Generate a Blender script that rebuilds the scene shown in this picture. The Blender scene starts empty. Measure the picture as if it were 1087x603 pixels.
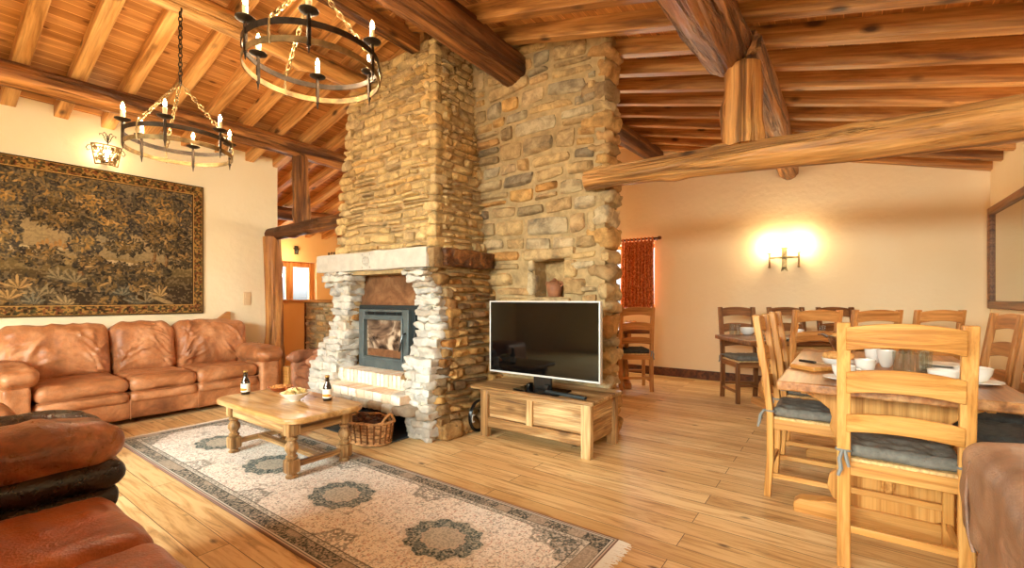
import bpy, math, random
import numpy as np
from mathutils import Vector, Matrix, Euler, noise

R = math.radians
scene = bpy.context.scene
COL = scene.collection

# ------------------------------------------------------------------ helpers
def lin(c):
    return tuple(((x / 255) / 12.92 if x / 255 <= 0.04045 else ((x / 255 + 0.055) / 1.055) ** 2.4) for x in c)

def rgba(c):
    return (*lin(c), 1.0)

class MB:
    """collects shapes, builds ONE mesh object"""
    def __init__(s):
        s.v = []; s.f = []; s.mi = []; s.cur = 0
    def add(s, verts, faces, M=None):
        o = len(s.v)
        if M is not None:
            verts = [M @ Vector(p) for p in verts]
        s.v.extend([tuple(p) for p in verts])
        for f in faces:
            s.f.append([i + o for i in f]); s.mi.append(s.cur)
    def box(s, c, size, M=None):
        x, y, z = c; a, b, h = size[0] / 2, size[1] / 2, size[2] / 2
        vs = [(x + i * a, y + j * b, z + k * h) for k in (-1, 1) for j in (-1, 1) for i in (-1, 1)]
        s.add(vs, [(0, 2, 3, 1), (4, 5, 7, 6), (0, 1, 5, 4), (2, 6, 7, 3), (0, 4, 6, 2), (1, 3, 7, 5)], M)
    def box2(s, a, b, M=None):
        s.box([(a[i] + b[i]) / 2 for i in range(3)], [abs(b[i] - a[i]) for i in range(3)], M)
    def prism(s, poly, axis, a, b, M=None):
        """poly: list of 2-D points; extruded along axis from a to b"""
        def P(p, t):
            return {'x': (t, p[0], p[1]), 'y': (p[0], t, p[1]), 'z': (p[0], p[1], t)}[axis]
        n = len(poly)
        vs = [P(p, a) for p in poly] + [P(p, b) for p in poly]
        fs = [tuple(range(n))[::-1], tuple(range(n, 2 * n))] + [(i, (i + 1) % n, n + (i + 1) % n, n + i) for i in range(n)]
        s.add(vs, fs, M)
    def ring(s, pts_list, closed_ring=True, caps=True, M=None, close_path=False):
        """skin a list of rings (each a list of points)"""
        n = len(pts_list[0]); vs = [p for r_ in pts_list for p in r_]; fs = []
        m = len(pts_list)
        for k in range(m - 1 + (1 if close_path else 0)):
            k2 = (k + 1) % m
            for i in range(n if closed_ring else n - 1):
                j = (i + 1) % n
                fs.append((k * n + i, k * n + j, k2 * n + j, k2 * n + i))
        if caps and not close_path:
            fs.append(tuple(range(n))[::-1]); fs.append(tuple(range((m - 1) * n, m * n)))
        s.add(vs, fs, M)
    def tube(s, pts, r, n=8, close=False, M=None):
        pts = [Vector(p) for p in pts]; rings = []
        m = len(pts)
        up = Vector((0, 0, 1)); prev = None
        for k, p in enumerate(pts):
            if close:
                d = pts[(k + 1) % m] - pts[k - 1]
            else:
                d = pts[min(k + 1, m - 1)] - pts[max(k - 1, 0)]
            d.normalize()
            if prev is None:
                a = d.orthogonal().normalized()
            else:
                a = (prev - d * prev.dot(d))
                a = a.normalized() if a.length > 1e-6 else d.orthogonal().normalized()
            prev = a; b = d.cross(a)
            rr = r[k] if isinstance(r, (list, tuple)) else r
            rings.append([p + (a * math.cos(2 * math.pi * i / n) + b * math.sin(2 * math.pi * i / n)) * rr for i in range(n)])
        s.ring(rings, M=M, close_path=close)
    def cyl(s, p0, p1, r0, r1=None, n=16, M=None):
        s.tube([p0, p1], [r0, r0 if r1 is None else r1], n, M=M)
    def lathe(s, prof, c=(0, 0, 0), n=20, M=None, caps=True):
        rings = [[(c[0] + r * math.cos(2 * math.pi * i / n), c[1] + r * math.sin(2 * math.pi * i / n), c[2] + z) for i in range(n)] for r, z in prof]
        s.ring(rings, M=M, caps=caps)
    def bar(s, pts, w, d, M=None):
        """rectangular section (w in x, d in y) swept through points, for uprights"""
        s.ring([[(x - w / 2, y - d / 2, z), (x + w / 2, y - d / 2, z), (x + w / 2, y + d / 2, z), (x - w / 2, y + d / 2, z)] for x, y, z in pts], M=M)
    def rbox(s, c, half, r, n=8, fn=None, M=None):
        """rounded box; fn(point, normal, q) may displace"""
        vs = []; idx = {}; fs = []
        def vid(q):
            key = tuple(round(a, 5) for a in q)
            if key in idx: return idx[key]
            p = []; dd = []
            for a in range(3):
                x = q[a] * half[a]; rr = min(r, half[a])
                cl = max(-(half[a] - rr), min(half[a] - rr, x))
                p.append(cl); dd.append((x - cl))
            dv = Vector(dd)
            if dv.length < 1e-9: dv = Vector(q)
            dn = dv.normalized()
            rr = [min(r, h) for h in half]
            P = Vector((p[0] + dn.x * rr[0], p[1] + dn.y * rr[1], p[2] + dn.z * rr[2]))
            if fn is not None: P = fn(P, dn, q)
            idx[key] = len(vs); vs.append((P.x + c[0], P.y + c[1], P.z + c[2]))
            return idx[key]
        # concentrate the divisions at the edges
        def t(i):
            x = -1 + 2 * i / n
            return math.copysign(abs(x) ** 0.8, x)
        for ax in range(3):
            for sg in (-1, 1):
                u, w = [(1, 2), (2, 0), (0, 1)][ax]
                for i in range(n):
                    for j in range(n):
                        quad = []
                        for (a, b) in ((i, j), (i + 1, j), (i + 1, j + 1), (i, j + 1)):
                            q = [0, 0, 0]; q[ax] = sg; q[u] = t(a); q[w] = t(b); quad.append(vid(q))
                        fs.append(tuple(quad if sg > 0 else quad[::-1]))
        s.add(vs, fs, M)
    def mesh(s, name):
        me = bpy.data.meshes.new(name); me.from_pydata(s.v, [], s.f); me.update()
        return me

def build(mb, name, mats, parent=None, loc=None, rz=0.0, smooth=True, bevel=0.0, angle=40, bseg=2, rot=None):
    """links the builder's shapes as ONE object. Vertices are taken as local to parent/loc."""
    me = mb.mesh(name)
    mats = mats if isinstance(mats, (list, tuple)) else [mats]
    for m in mats: me.materials.append(m)
    if len(mats) > 1: me.polygons.foreach_set('material_index', mb.mi)
    if smooth:
        me.polygons.foreach_set('use_smooth', [True] * len(me.polygons))
        me.set_sharp_from_angle(angle=R(angle))
    o = bpy.data.objects.new(name, me); COL.objects.link(o)
    if loc is not None: o.location = loc
    if rot is not None: o.rotation_euler = rot
    else: o.rotation_euler[2] = rz
    if parent is not None: o.parent = parent
    if bevel > 0:
        b = o.modifiers.new('bevel', 'BEVEL'); b.width = bevel; b.segments = bseg; b.limit_method = 'ANGLE'; b.angle_limit = R(40)
        b.harden_normals = False
    return o

def world_build(mb, name, mats, label=None, cat=None, group=None, kind=None, **kw):
    """a top-level mesh whose vertices were given in world space; origin moved to its base"""
    a = np.array(mb.v); c = Vector(((a[:, 0].min() + a[:, 0].max()) / 2, (a[:, 1].min() + a[:, 1].max()) / 2, a[:, 2].min()))
    mb.v = [(x - c.x, y - c.y, z - c.z) for x, y, z in mb.v]
    o = build(mb, name, mats, loc=c, **kw)
    tag(o, label, cat, group, kind)
    return o

def tag(o, label=None, cat=None, group=None, kind=None):
    if label: o['label'] = label
    if cat: o['category'] = cat
    if group: o['group'] = group
    if kind: o['kind'] = kind
    return o

def empty(name, loc, rz=0.0, label=None, cat=None, group=None, kind=None):
    o = bpy.data.objects.new(name, None); COL.objects.link(o)
    o.location = loc; o.rotation_euler[2] = rz; o.empty_display_size = 0.1
    return tag(o, label, cat, group, kind)

CHILD = {}
def copy_tree(o, parent=None, loc=None, rz=None, label=None, group=None):
    c = o.copy(); COL.objects.link(c); c.parent = parent
    if loc is not None: c.location = loc
    if rz is not None: c.rotation_euler[2] = rz
    if label: c['label'] = label
    if group: c['group'] = group
    for ch in [x for x in bpy.data.objects if x.parent == o]:
        copy_tree(ch, c)
    return c

# ------------------------------------------------------------------ materials
class NT:
    def __init__(s, name):
        s.m = bpy.data.materials.new(name); s.m.use_nodes = True
        s.t = s.m.node_tree; s.n = s.t.nodes; s.l = s.t.links
        s.b = s.n['Principled BSDF']; s.out = s.n['Material Output']
    def node(s, typ, **kw):
        x = s.n.new(typ)
        for k, v in kw.items():
            if k in x.inputs: s.set(x, k, v)
            else: setattr(x, k, v)
        return x
    def set(s, x, k, v):
        if hasattr(v, 'is_output'): s.l.new(v, x.inputs[k])
        else: x.inputs[k].default_value = v
    def coords(s, kind='Object', scale=(1, 1, 1), rand=True, rot=(0, 0, 0)):
        tc = s.node('ShaderNodeTexCoord')
        v = tc.outputs[kind]
        if rand:
            oi = s.node('ShaderNodeObjectInfo')
            mu = s.node('ShaderNodeMath', operation='MULTIPLY'); s.set(mu, 0, oi.outputs['Random']); mu.inputs[1].default_value = 37.0
            ad = s.node('ShaderNodeVectorMath', operation='ADD'); s.set(ad, 0, v); s.l.new(mu.outputs[0], ad.inputs[1]); v = ad.outputs[0]
        mp = s.node('ShaderNodeMapping'); s.set(mp, 'Vector', v); mp.inputs['Scale'].default_value = scale; mp.inputs['Rotation'].default_value = rot
        return mp.outputs[0]
    def noise(s, vec, scale=5, detail=4, rough=.5, dist=0.0):
        x = s.node('ShaderNodeTexNoise'); s.set(x, 'Vector', vec)
        x.inputs['Scale'].default_value = scale; x.inputs['Detail'].default_value = detail
        x.inputs['Roughness'].default_value = rough; x.inputs['Distortion'].default_value = dist
        return x.outputs['Fac']
    def ramp(s, fac, stops, interp='LINEAR'):
        x = s.node('ShaderNodeValToRGB'); s.l.new(fac, x.inputs[0]); cr = x.color_ramp; cr.interpolation = interp
        while len(cr.elements) < len(stops): cr.elements.new(0.5)
        for e, (p, c) in zip(cr.elements, stops):
            e.position = p; e.color = c if len(c) == 4 else rgba(c)
        return x.outputs[0]
    def mix(s, fac, a, b, mode='MIX'):
        x = s.node('ShaderNodeMix'); x.data_type = 'RGBA'; x.blend_type = mode
        for k, v in ((0, fac), (6, a), (7, b)):
            if hasattr(v, 'is_output'): s.l.new(v, x.inputs[k])
            else: x.inputs[k].default_value = v if k == 0 else (v if len(v) == 4 else rgba(v))
        return x.outputs[2]
    def math(s, op, a, b=None, c=None):
        x = s.node('ShaderNodeMath', operation=op)
        for k, v in enumerate((a, b, c)):
            if v is None: continue
            if hasattr(v, 'is_output'): s.l.new(v, x.inputs[k])
            else: x.inputs[k].default_value = v
        return x.outputs[0]
    def bump(s, h, strength=.3, dist=.01):
        x = s.node('ShaderNodeBump'); s.l.new(h, x.inputs['Height']); x.inputs['Strength'].default_value = strength; x.inputs['Distance'].default_value = dist
        s.l.new(x.outputs[0], s.b.inputs['Normal']); return x
    def finish(s, col=None, rough=.5, spec=.4, metal=0.0):
        if col is not None:
            if hasattr(col, 'is_output'): s.l.new(col, s.b.inputs['Base Color'])
            else: s.b.inputs['Base Color'].default_value = rgba(col)
        if hasattr(rough, 'is_output'): s.l.new(rough, s.b.inputs['Roughness'])
        else: s.b.inputs['Roughness'].default_value = rough
        s.b.inputs['Specular IOR Level'].default_value = spec; s.b.inputs['Metallic'].default_value = metal
        return s.m

BLACK4 = (0, 0, 0, 1); WHITE4 = (1, 1, 1, 1)

def wood(name, dark, mid, light, axis='X', across=9, scale=1.0, rough=.5, knots=0.5, cracks=0.0, spec=.35, vary=.25, bump=.25, grain=.45):
    t = NT(name)
    sc = [across * scale] * 3; sc['XYZ'.index(axis)] = 0.7 * scale
    v = t.coords(scale=tuple(sc))
    n1 = t.noise(v, 1.0, 6, .6, 1.2)
    c = t.ramp(n1, [(.32, dark), (.48, mid), (.66, light)])
    sf = [across * 7 * scale] * 3; sf['XYZ'.index(axis)] = 2.0 * scale
    v2 = t.coords(scale=tuple(sf))
    n2 = t.noise(v2, 1.0, 3, .6, .3)
    c = t.mix(grain, c, t.ramp(n2, [(.32, (120, 88, 62)), (.58, (255, 255, 255))]), 'MULTIPLY')
    h = n2
    if knots > 0:
        sk = [5.0 * scale] * 3; sk['XYZ'.index(axis)] = 2.6 * scale
        v3 = t.coords(scale=tuple(sk))
        vo = t.node('ShaderNodeTexVoronoi'); t.set(vo, 'Vector', v3); vo.inputs['Scale'].default_value = 1.0; vo.inputs['Randomness'].default_value = 1
        wob = t.math('ADD', vo.outputs['Distance'], t.math('MULTIPLY', n1, .12))
        km = t.ramp(wob, [(.14, WHITE4), (.25, BLACK4)])
        c = t.mix(t.math('MULTIPLY', km, knots), c, (62, 34, 16))
    if cracks > 0:
        scr = [across * 1.6 * scale] * 3; scr['XYZ'.index(axis)] = .55 * scale
        v4 = t.coords(scale=tuple(scr))
        n4 = t.noise(v4, 1.0, 5, .65, 1.0)
        cm = t.ramp(n4, [(.5, BLACK4), (.62, WHITE4)])
        c = t.mix(t.math('MULTIPLY', cm, cracks), c, (58, 30, 14))
        h = t.math('SUBTRACT', n2, t.math('MULTIPLY', cm, 1.5))
    oi = t.node('ShaderNodeObjectInfo')
    val = t.math('MULTIPLY_ADD', oi.outputs['Random'], vary, 1 - vary / 2)
    hs = t.node('ShaderNodeHueSaturation'); t.set(hs, 'Color', c); t.l.new(val, hs.inputs['Value'])
    t.bump(h, min(1, bump * 1.6), .012)
    return t.finish(hs.outputs[0], rough, spec)

def plain(name, col, rough=.5, metal=0.0, spec=.4, var=0.0, nscale=8, bump=0.0, bscale=60):
    t = NT(name)
    c = col
    if var > 0:
        v = t.coords(); n = t.noise(v, nscale, 5, .6)
        lo = tuple(max(0, x * (1 - var)) for x in col); hi = tuple(min(255, x * (1 + var)) for x in col)
        c = t.ramp(n, [(.3, lo), (.7, hi)])
    if bump > 0:
        v = t.coords(); t.bump(t.noise(v, bscale, 3), bump, .004)
    return t.finish(c, rough, spec, metal)

def leather(name, dark, mid, light, rough=.42, spec=.5, worn=1.0, sc=3.0):
    t = NT(name)
    v = t.coords(scale=(1, 1, 1))
    n1 = t.noise(v, sc, 6, .62, .6)
    c = t.ramp(n1, [(.27, dark), (.5, mid), (.74, light)])
    n2 = t.noise(v, sc * 6, 4, .6, .8)
    c = t.mix(.35 * worn, c, t.ramp(n2, [(.3, dark), (.7, light)]), 'OVERLAY')
    vo = t.node('ShaderNodeTexVoronoi'); t.set(vo, 'Vector', v); vo.inputs['Scale'].default_value = 130
    h = t.math('ADD', t.math('MULTIPLY', vo.outputs['Distance'], .25), t.math('MULTIPLY', t.noise(v, 16, 5, .6), 1.2))
    t.bump(h, .35, .012)
    rr = t.math('MULTIPLY_ADD', n2, .25, rough - .12)
    return t.finish(c, rr, spec)

def stone_mat(name, stops, rough=.85, nmix=.5, bumpd=.03):
    t = NT(name)
    g = t.node('ShaderNodeNewGeometry')
    base = t.ramp(g.outputs['Random Per Island'], stops)
    v = t.coords(rand=False)
    n = t.noise(v, 9, 8, .7, .4)
    c = t.mix(nmix, base, t.ramp(n, [(.32, (66, 48, 34)), (.45, (190, 168, 140)), (.58, (255, 246, 228))]), 'MULTIPLY')
    n2 = t.noise(v, 3.2, 4, .6)
    c = t.mix(t.ramp(n2, [(.56, BLACK4), (.72, (.3, .3, .3, 1))]), c, (222, 190, 140))
    h = t.noise(v, 22, 9, .8)
    t.bump(h, .8, bumpd)
    return t.finish(c, rough, .25)

M = {}
# timber
M['rafter'] = wood('pine_rafter', (150, 98, 48), (208, 150, 84), (232, 182, 116), 'X', across=7, knots=.9, rough=.5, vary=.22)
M['rafter_shaded'] = wood('shaded_rafter', (120, 74, 34), (178, 122, 64), (212, 158, 96), 'X', across=7, knots=.95, rough=.45, vary=.25)  # darker copy of the pine; shade on the right slope put into the colour
M['log'] = wood('stained_log', (96, 58, 28), (158, 102, 52), (206, 146, 84), 'X', across=6, knots=.8, cracks=.85, rough=.42, vary=.2, bump=.8)
M['pale_log'] = wood('pale_log', (150, 100, 50), (204, 146, 80), (230, 178, 112), 'X', across=5, knots=.9, cracks=.5, rough=.45, vary=.1, bump=.6)
M['post'] = wood('post_wood', (110, 66, 30), (184, 122, 62), (222, 166, 96), 'X', across=6, knots=.6, cracks=.7, rough=.5, bump=.5)
M['darklog'] = wood('dark_log', (66, 38, 20), (118, 72, 38), (164, 110, 62), 'X', across=6, knots=.5, cracks=.7, rough=.5, bump=.5)
for ax in 'XYZ':
    M['oak' + ax] = wood('light_oak_' + ax.lower(), (164, 106, 46), (202, 142, 72), (220, 166, 96), ax, across=20, knots=.06, rough=.38, vary=.08, bump=.1, grain=.22)
    M['dark' + ax] = wood('dark_oak_' + ax.lower(), (84, 50, 26), (128, 80, 44), (160, 108, 64), ax, across=16, knots=.2, rough=.4, vary=.15, bump=.12)
    M['mid' + ax] = wood('mid_oak_' + ax.lower(), (150, 98, 50), (190, 130, 72), (212, 156, 94), ax, across=16, knots=.1, rough=.38, vary=.12, bump=.12, grain=.3)
    M['old' + ax] = wood('worn_oak_' + ax.lower(), (90, 62, 36), (170, 128, 80), (220, 186, 136), ax, across=9, knots=.6, rough=.42, vary=.08, bump=.4, grain=.6)
M['tabletop'] = wood('dining_top', (116, 72, 38), (166, 110, 62), (194, 146, 96), 'X', across=7, knots=.3, rough=.3, vary=.05, bump=.1, spec=.5)
M['coffeetop'] = wood('coffee_top', (140, 96, 50), (200, 154, 94), (232, 200, 150), 'X', across=4, knots=.5, rough=.25, vary=.02, bump=.1, spec=.5)
M['rush'] = plain('woven_rush', (206, 170, 116), .8, var=.2, nscale=60, bump=.6, bscale=160)
M['windowwood'] = wood('window_wood', (150, 86, 34), (200, 128, 58), (226, 160, 88), 'Z', across=14, knots=.1)
M['walnut'] = wood('walnut_trim', (66, 36, 18), (104, 60, 30), (134, 82, 44), 'Y', across=14, knots=.1)
# plaster
def plaster(name, col, warm):
    t = NT(name); v = t.coords(rand=False)
    c = t.ramp(t.noise(v, 1.3, 4, .5), [(.3, col), (.7, warm)])
    h = t.noise(v, 14, 6, .55); t.bump(h, .25, .02)
    return t.finish(c, .9, .15)
M['plaster'] = plaster('cream_plaster', (242, 228, 192), (247, 236, 206))
M['plaster_back'] = plaster('warm_plaster', (242, 216, 172), (245, 224, 186))
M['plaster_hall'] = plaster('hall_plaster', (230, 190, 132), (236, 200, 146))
# floor boards: bricks laid along world X
def floor_mat():
    t = NT('floor_boards')
    v = t.coords(rand=False)
    br = t.node('ShaderNodeTexBrick'); t.set(br, 'Vector', v)
    br.offset = .37; br.offset_frequency = 2; br.squash = 1
    br.inputs['Scale'].default_value = 1; br.inputs['Brick Width'].default_value = 1.7; br.inputs['Row Height'].default_value = .135
    br.inputs['Mortar Size'].default_value = .0019; br.inputs['Mortar Smooth'].default_value = .3; br.inputs['Bias'].default_value = 0
    br.inputs['Color1'].default_value = (0, 0, 0, 1); br.inputs['Color2'].default_value = (1, 1, 1, 1); br.inputs['Mortar'].default_value = (.5, .5, .5, 1)
    plank = t.ramp(br.outputs['Color'], [(0, (216, 182, 128)), (.35, (236, 208, 156)), (.7, (244, 222, 174)), (1, (224, 188, 134))])
    mp = t.node('ShaderNodeMapping'); t.set(mp, 'Vector', v); mp.inputs['Scale'].default_value = (1.1, 13, 1)
    off = t.node('ShaderNodeVectorMath', operation='ADD'); t.set(off, 0, mp.outputs[0])
    sc = t.node('ShaderNodeVectorMath', operation='SCALE'); t.set(sc, 0, br.outputs['Color']); sc.inputs['Scale'].default_value = 23.0
    t.l.new(sc.outputs[0], off.inputs[1])
    g = t.noise(off.outputs[0], 1.6, 8, .68, 1.4)
    c = t.mix(.75, plank, t.ramp(g, [(.3, (124, 86, 54)), (.41, (216, 190, 160)), (.55, (255, 253, 248))]), 'MULTIPLY')
    # small knots and nicks
    mk = t.node('ShaderNodeMapping'); t.set(mk, 'Vector', v); mk.inputs['Scale'].default_value = (3.0, 6.5, 1)
    vo = t.node('ShaderNodeTexVoronoi'); t.set(vo, 'Vector', mk.outputs[0]); vo.inputs['Scale'].default_value = 1
    kd = t.math('ADD', vo.outputs['Distance'], t.math('MULTIPLY', g, .16))
    c = t.mix(t.ramp(kd, [(.12, (.9, .9, .9, 1)), (.2, BLACK4)]), c, (84, 52, 30))
    # large worn, redder or greyer areas
    big = t.noise(v, .9, 3, .5)
    c = t.mix(.35, c, t.ramp(big, [(.35, (234, 204, 170)), (.65, (255, 252, 246))]), 'MULTIPLY')
    c = t.mix(br.outputs['Fac'], c, (74, 42, 20))
    h = t.math('SUBTRACT', t.math('MULTIPLY', g, .3), br.outputs['Fac'])
    t.bump(h, .35, .004)
    rr = t.math('MULTIPLY_ADD', g, .25, .30)
    return t.finish(c, rr, .45)
M['floor'] = floor_mat()
def ceiling_mat():
    t = NT('ceiling_boards')
    v = t.coords(rand=False, rot=(0, 0, R(90)))
    br = t.node('ShaderNodeTexBrick'); t.set(br, 'Vector', v)
    br.offset = .43; br.inputs['Scale'].default_value = 1; br.inputs['Brick Width'].default_value = 2.4; br.inputs['Row Height'].default_value = .095
    br.inputs['Mortar Size'].default_value = .003; br.inputs['Mortar Smooth'].default_value = .2; br.inputs['Bias'].default_value = 0
    br.inputs['Color1'].default_value = (0, 0, 0, 1); br.inputs['Color2'].default_value = (1, 1, 1, 1)
    plank = t.ramp(br.outputs['Color'], [(0, (176, 118, 60)), (.5, (198, 138, 76)), (1, (212, 154, 92))])
    mp = t.node('ShaderNodeMapping'); t.set(mp, 'Vector', v); mp.inputs['Scale'].default_value = (.8, 12, 1)
    g = t.noise(mp.outputs[0], 1.5, 6, .6, 1)
    c = t.mix(.6, plank, t.ramp(g, [(.3, (150, 110, 80)), (.6, (255, 255, 255))]), 'MULTIPLY')
    mk = t.node('ShaderNodeMapping'); t.set(mk, 'Vector', v); mk.inputs['Scale'].default_value = (4, 9, 1)
    vo = t.node('ShaderNodeTexVoronoi'); t.set(vo, 'Vector', mk.outputs[0]); vo.inputs['Scale'].default_value = 1
    c = t.mix(t.ramp(vo.outputs['Distance'], [(.09, (.8, .8, .8, 1)), (.17, BLACK4)]), c, (96, 48, 18))
    c = t.mix(br.outputs['Fac'], c, (232, 172, 100))  # lit gaps between the boards painted in as lighter joints
    t.bump(t.math('SUBTRACT', 1.0, br.outputs['Fac']), .5, .006)
    return t.finish(c, .5, .35)
M['ceiling'] = ceiling_mat()
# stone
M['stone'] = stone_mat('chimney_stone', [(0, (198, 172, 124)), (.2, (234, 206, 150)), (.4, (216, 190, 138)), (.55, (244, 218, 164)), (.7, (198, 176, 138)), (.85, (238, 200, 134)), (1, (182, 158, 120))], nmix=.62)
M['ochre_stone'] = stone_mat('ochre_stone', [(0, (140, 108, 70)), (.2, (206, 162, 100)), (.4, (120, 98, 74)), (.6, (222, 176, 110)), (.8, (156, 136, 108)), (1, (190, 136, 76))], nmix=.7)  # brown ochre stone, darkened further to carry the shade on the side face
M['pillar_stone'] = stone_mat('pillar_stone', [(0, (160, 142, 112)), (.18, (220, 188, 136)), (.36, (196, 176, 140)), (.52, (222, 176, 110)), (.66, (150, 136, 114)), (.82, (218, 202, 168)), (1, (204, 154, 92))], nmix=.62)
M['white_stone'] = stone_mat('limewashed_stone', [(0, (206, 204, 200)), (.5, (230, 230, 228)), (.85, (222, 218, 210)), (1, (186, 172, 154))], nmix=.35)
M['mortar'] = plain('lime_mortar', (168, 142, 102), .95, var=.14, nscale=14, bump=.8, bscale=30, spec=.1)
M['white_mortar'] = plain('pale_mortar', (206, 192, 168), .95, var=.12, nscale=14, bump=.7, bscale=30, spec=.1)
M['mantel'] = plain('mantel_stone', (188, 182, 172), .8, var=.07, nscale=10, bump=.4, bscale=30)
def brick_island(name, stops):
    t = NT(name); g = t.node('ShaderNodeNewGeometry')
    c = t.ramp(g.outputs['Random Per Island'], stops)
    v = t.coords(rand=False); n = t.noise(v, 24, 6, .6)
    c = t.mix(.5, c, t.ramp(n, [(.3, (200, 170, 146)), (.5, (255, 252, 248))]), 'MULTIPLY')
    t.bump(n, .5, .01); return t.finish(c, .85, .2)
M['brick'] = brick_island('limewashed_brick', [(0, (238, 226, 208)), (.5, (244, 238, 228)), (.8, (236, 214, 190)), (1, (226, 196, 168))])
# metals and the rest
M['iron'] = plain('wrought_iron', (58, 48, 38), .45, metal=.75, var=.3, nscale=20, bump=.4, bscale=60)
M['aged_iron'] = plain('aged_brass_iron', (132, 108, 70), .42, metal=.7, var=.35, nscale=12, bump=.4, bscale=60)
M['stove'] = plain('stove_iron', (92, 102, 104), .5, metal=.35, var=.1)
M['stove_dark'] = plain('stove_dark_iron', (52, 58, 60), .5, metal=.4)  # darker iron for the stove surround and small fittings
M['steel'] = plain('steel', (190, 190, 186), .25, metal=1)
M['silver_plastic'] = plain('silver_plastic', (205, 205, 203), .35, metal=.3)
M['black'] = plain('black_plastic', (16, 16, 17), .25, spec=.6)
M['blackm'] = plain('matt_black', (20, 19, 18), .7)
M['screen'] = plain('tv_screen', (4, 5, 6), .05, spec=.35)
M['white'] = plain('white_china', (238, 236, 230), .2, spec=.6)
M['bluechina'] = plain('blue_china', (96, 116, 128), .3, spec=.6)
M['terracotta'] = plain('terracotta', (168, 84, 42), .4, var=.15)
M['clay'] = plain('brown_clay', (150, 98, 66), .6, var=.25)
M['candle'] = plain('candle_sleeve', (236, 214, 168), .6)
M['switch'] = plain('switch_plate', (226, 200, 160), .5)
M['slate'] = plain('black_slate', (52, 60, 64), .6, var=.3, nscale=14, bump=.4, bscale=20)
M['void'] = plain('void_shade_black', (26, 22, 19), .95, var=.2)  # near-black standing for the shade under the hearth
M['cushion'] = plain('grey_cushion', (112, 108, 100), .9, var=.12, nscale=40, bump=.5, bscale=220)
M['darkcushion'] = plain('dark_cushion', (64, 64, 62), .9, var=.15, nscale=40, bump=.5, bscale=220)
M['leather_tan'] = leather('tan_leather', (118, 74, 46), (176, 122, 80), (216, 172, 132))
M['leather_back'] = leather('tan_leather_soft', (122, 78, 48), (180, 126, 84), (222, 178, 136))
M['leather_dark'] = leather('dark_brown_leather', (14, 9, 7), (44, 25, 16), (104, 66, 42), rough=.28, sc=4)
M['leather_armtop'] = leather('worn_brown_leather', (56, 32, 18), (134, 80, 44), (210, 154, 104), rough=.3, sc=4)
M['leather_seat'] = leather('russet_leather', (116, 66, 36), (172, 108, 66), (206, 150, 104), rough=.34, sc=3)
M['leather_grey'] = leather('greyed_tan_leather', (108, 78, 60), (156, 122, 98), (188, 156, 130), rough=.5, sc=3)
M['leather_brown'] = leather('brown_leather', (110, 70, 48), (160, 112, 82), (196, 150, 118), rough=.5)
def emis(name, col, strength):
    t = NT(name); t.b.inputs['Base Color'].default_value = rgba(col)
    t.b.inputs['Emission Color'].default_value = rgba(col); t.b.inputs['Emission Strength'].default_value = strength
    return t.m
M['flame'] = emis('bulb_glow', (255, 214, 150), 40)
def glass(name, col=(255, 255, 255), rough=0.0):
    t = NT(name); t.b.inputs['Transmission Weight'].default_value = 1; t.b.inputs['Roughness'].default_value = rough
    t.b.inputs['Base Color'].default_value = rgba(col); t.b.inputs['IOR'].default_value = 1.45; return t.m
M['glass'] = None
def thin_glass(name, tint=(255, 255, 255), refl=.08):
    t = NT(name)
    tr = t.node('ShaderNodeBsdfTransparent'); tr.inputs[0].default_value = rgba(tint)
    gl = t.node('ShaderNodeBsdfGlossy'); gl.inputs['Roughness'].default_value = .02
    mx = t.node('ShaderNodeMixShader'); mx.inputs[0].default_value = refl
    t.l.new(tr.outputs[0], mx.inputs[1]); t.l.new(gl.outputs[0], mx.inputs[2]); t.l.new(mx.outputs[0], t.out.inputs[0]); return t.m
M['pane'] = thin_glass('window_pane')
M['glass'] = thin_glass('clear_glass', (246, 250, 250), .12)
M['mirror'] = plain('mirror_glass', (214, 208, 198), .04, metal=1)
M['beer_glass'] = plain('brown_bottle_glass', (34, 18, 10), .08, spec=.9)
M['label_white'] = plain('paper_label', (232, 228, 216), .6)
M['label_orange'] = plain('orange_label', (222, 134, 40), .6)
M['cap'] = plain('gold_foil_cap', (196, 160, 92), .35, metal=.8)
M['bread'] = plain('bread_crust', (214, 158, 92), .8, var=.2, nscale=20, bump=.6, bscale=40)
M['chips'] = plain('crisps', (236, 204, 140), .7, var=.15, nscale=30)
M['nuts'] = plain('nuts', (196, 134, 74), .7, var=.25, nscale=40)
M['wicker'] = plain('wicker_strips', (182, 138, 92), .7, var=.3, nscale=30, bump=.5, bscale=90)
M['wicker_dark'] = plain('wicker_dark', (112, 70, 38), .7, var=.3, nscale=30, bump=.5, bscale=90)
M['cone'] = plain('pine_cones', (70, 44, 28), .9, var=.4, nscale=30, bump=.8, bscale=40)
M['ribbon'] = plain('grey_ribbon', (128, 130, 128), .8)
def copper_mat():
    t = NT('aged_copper'); v = t.coords(rand=False)
    c = t.ramp(t.noise(v, 5, 8, .7, .6), [(.3, (84, 62, 48)), (.5, (140, 98, 68)), (.72, (180, 136, 98))])
    return t.finish(c, .42, .5, .55)
M['copper'] = copper_mat()
def curtain_mat():
    t = NT('rust_curtain'); v = t.coords(scale=(60, 60, 34), rand=False)
    w = t.noise(v, 1, 3, .7); c = t.ramp(w, [(.35, (150, 74, 40)), (.5, (206, 116, 66)), (.62, (238, 168, 112))])
    return t.finish(c, .9, .1)
M['curtain'] = curtain_mat()
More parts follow.
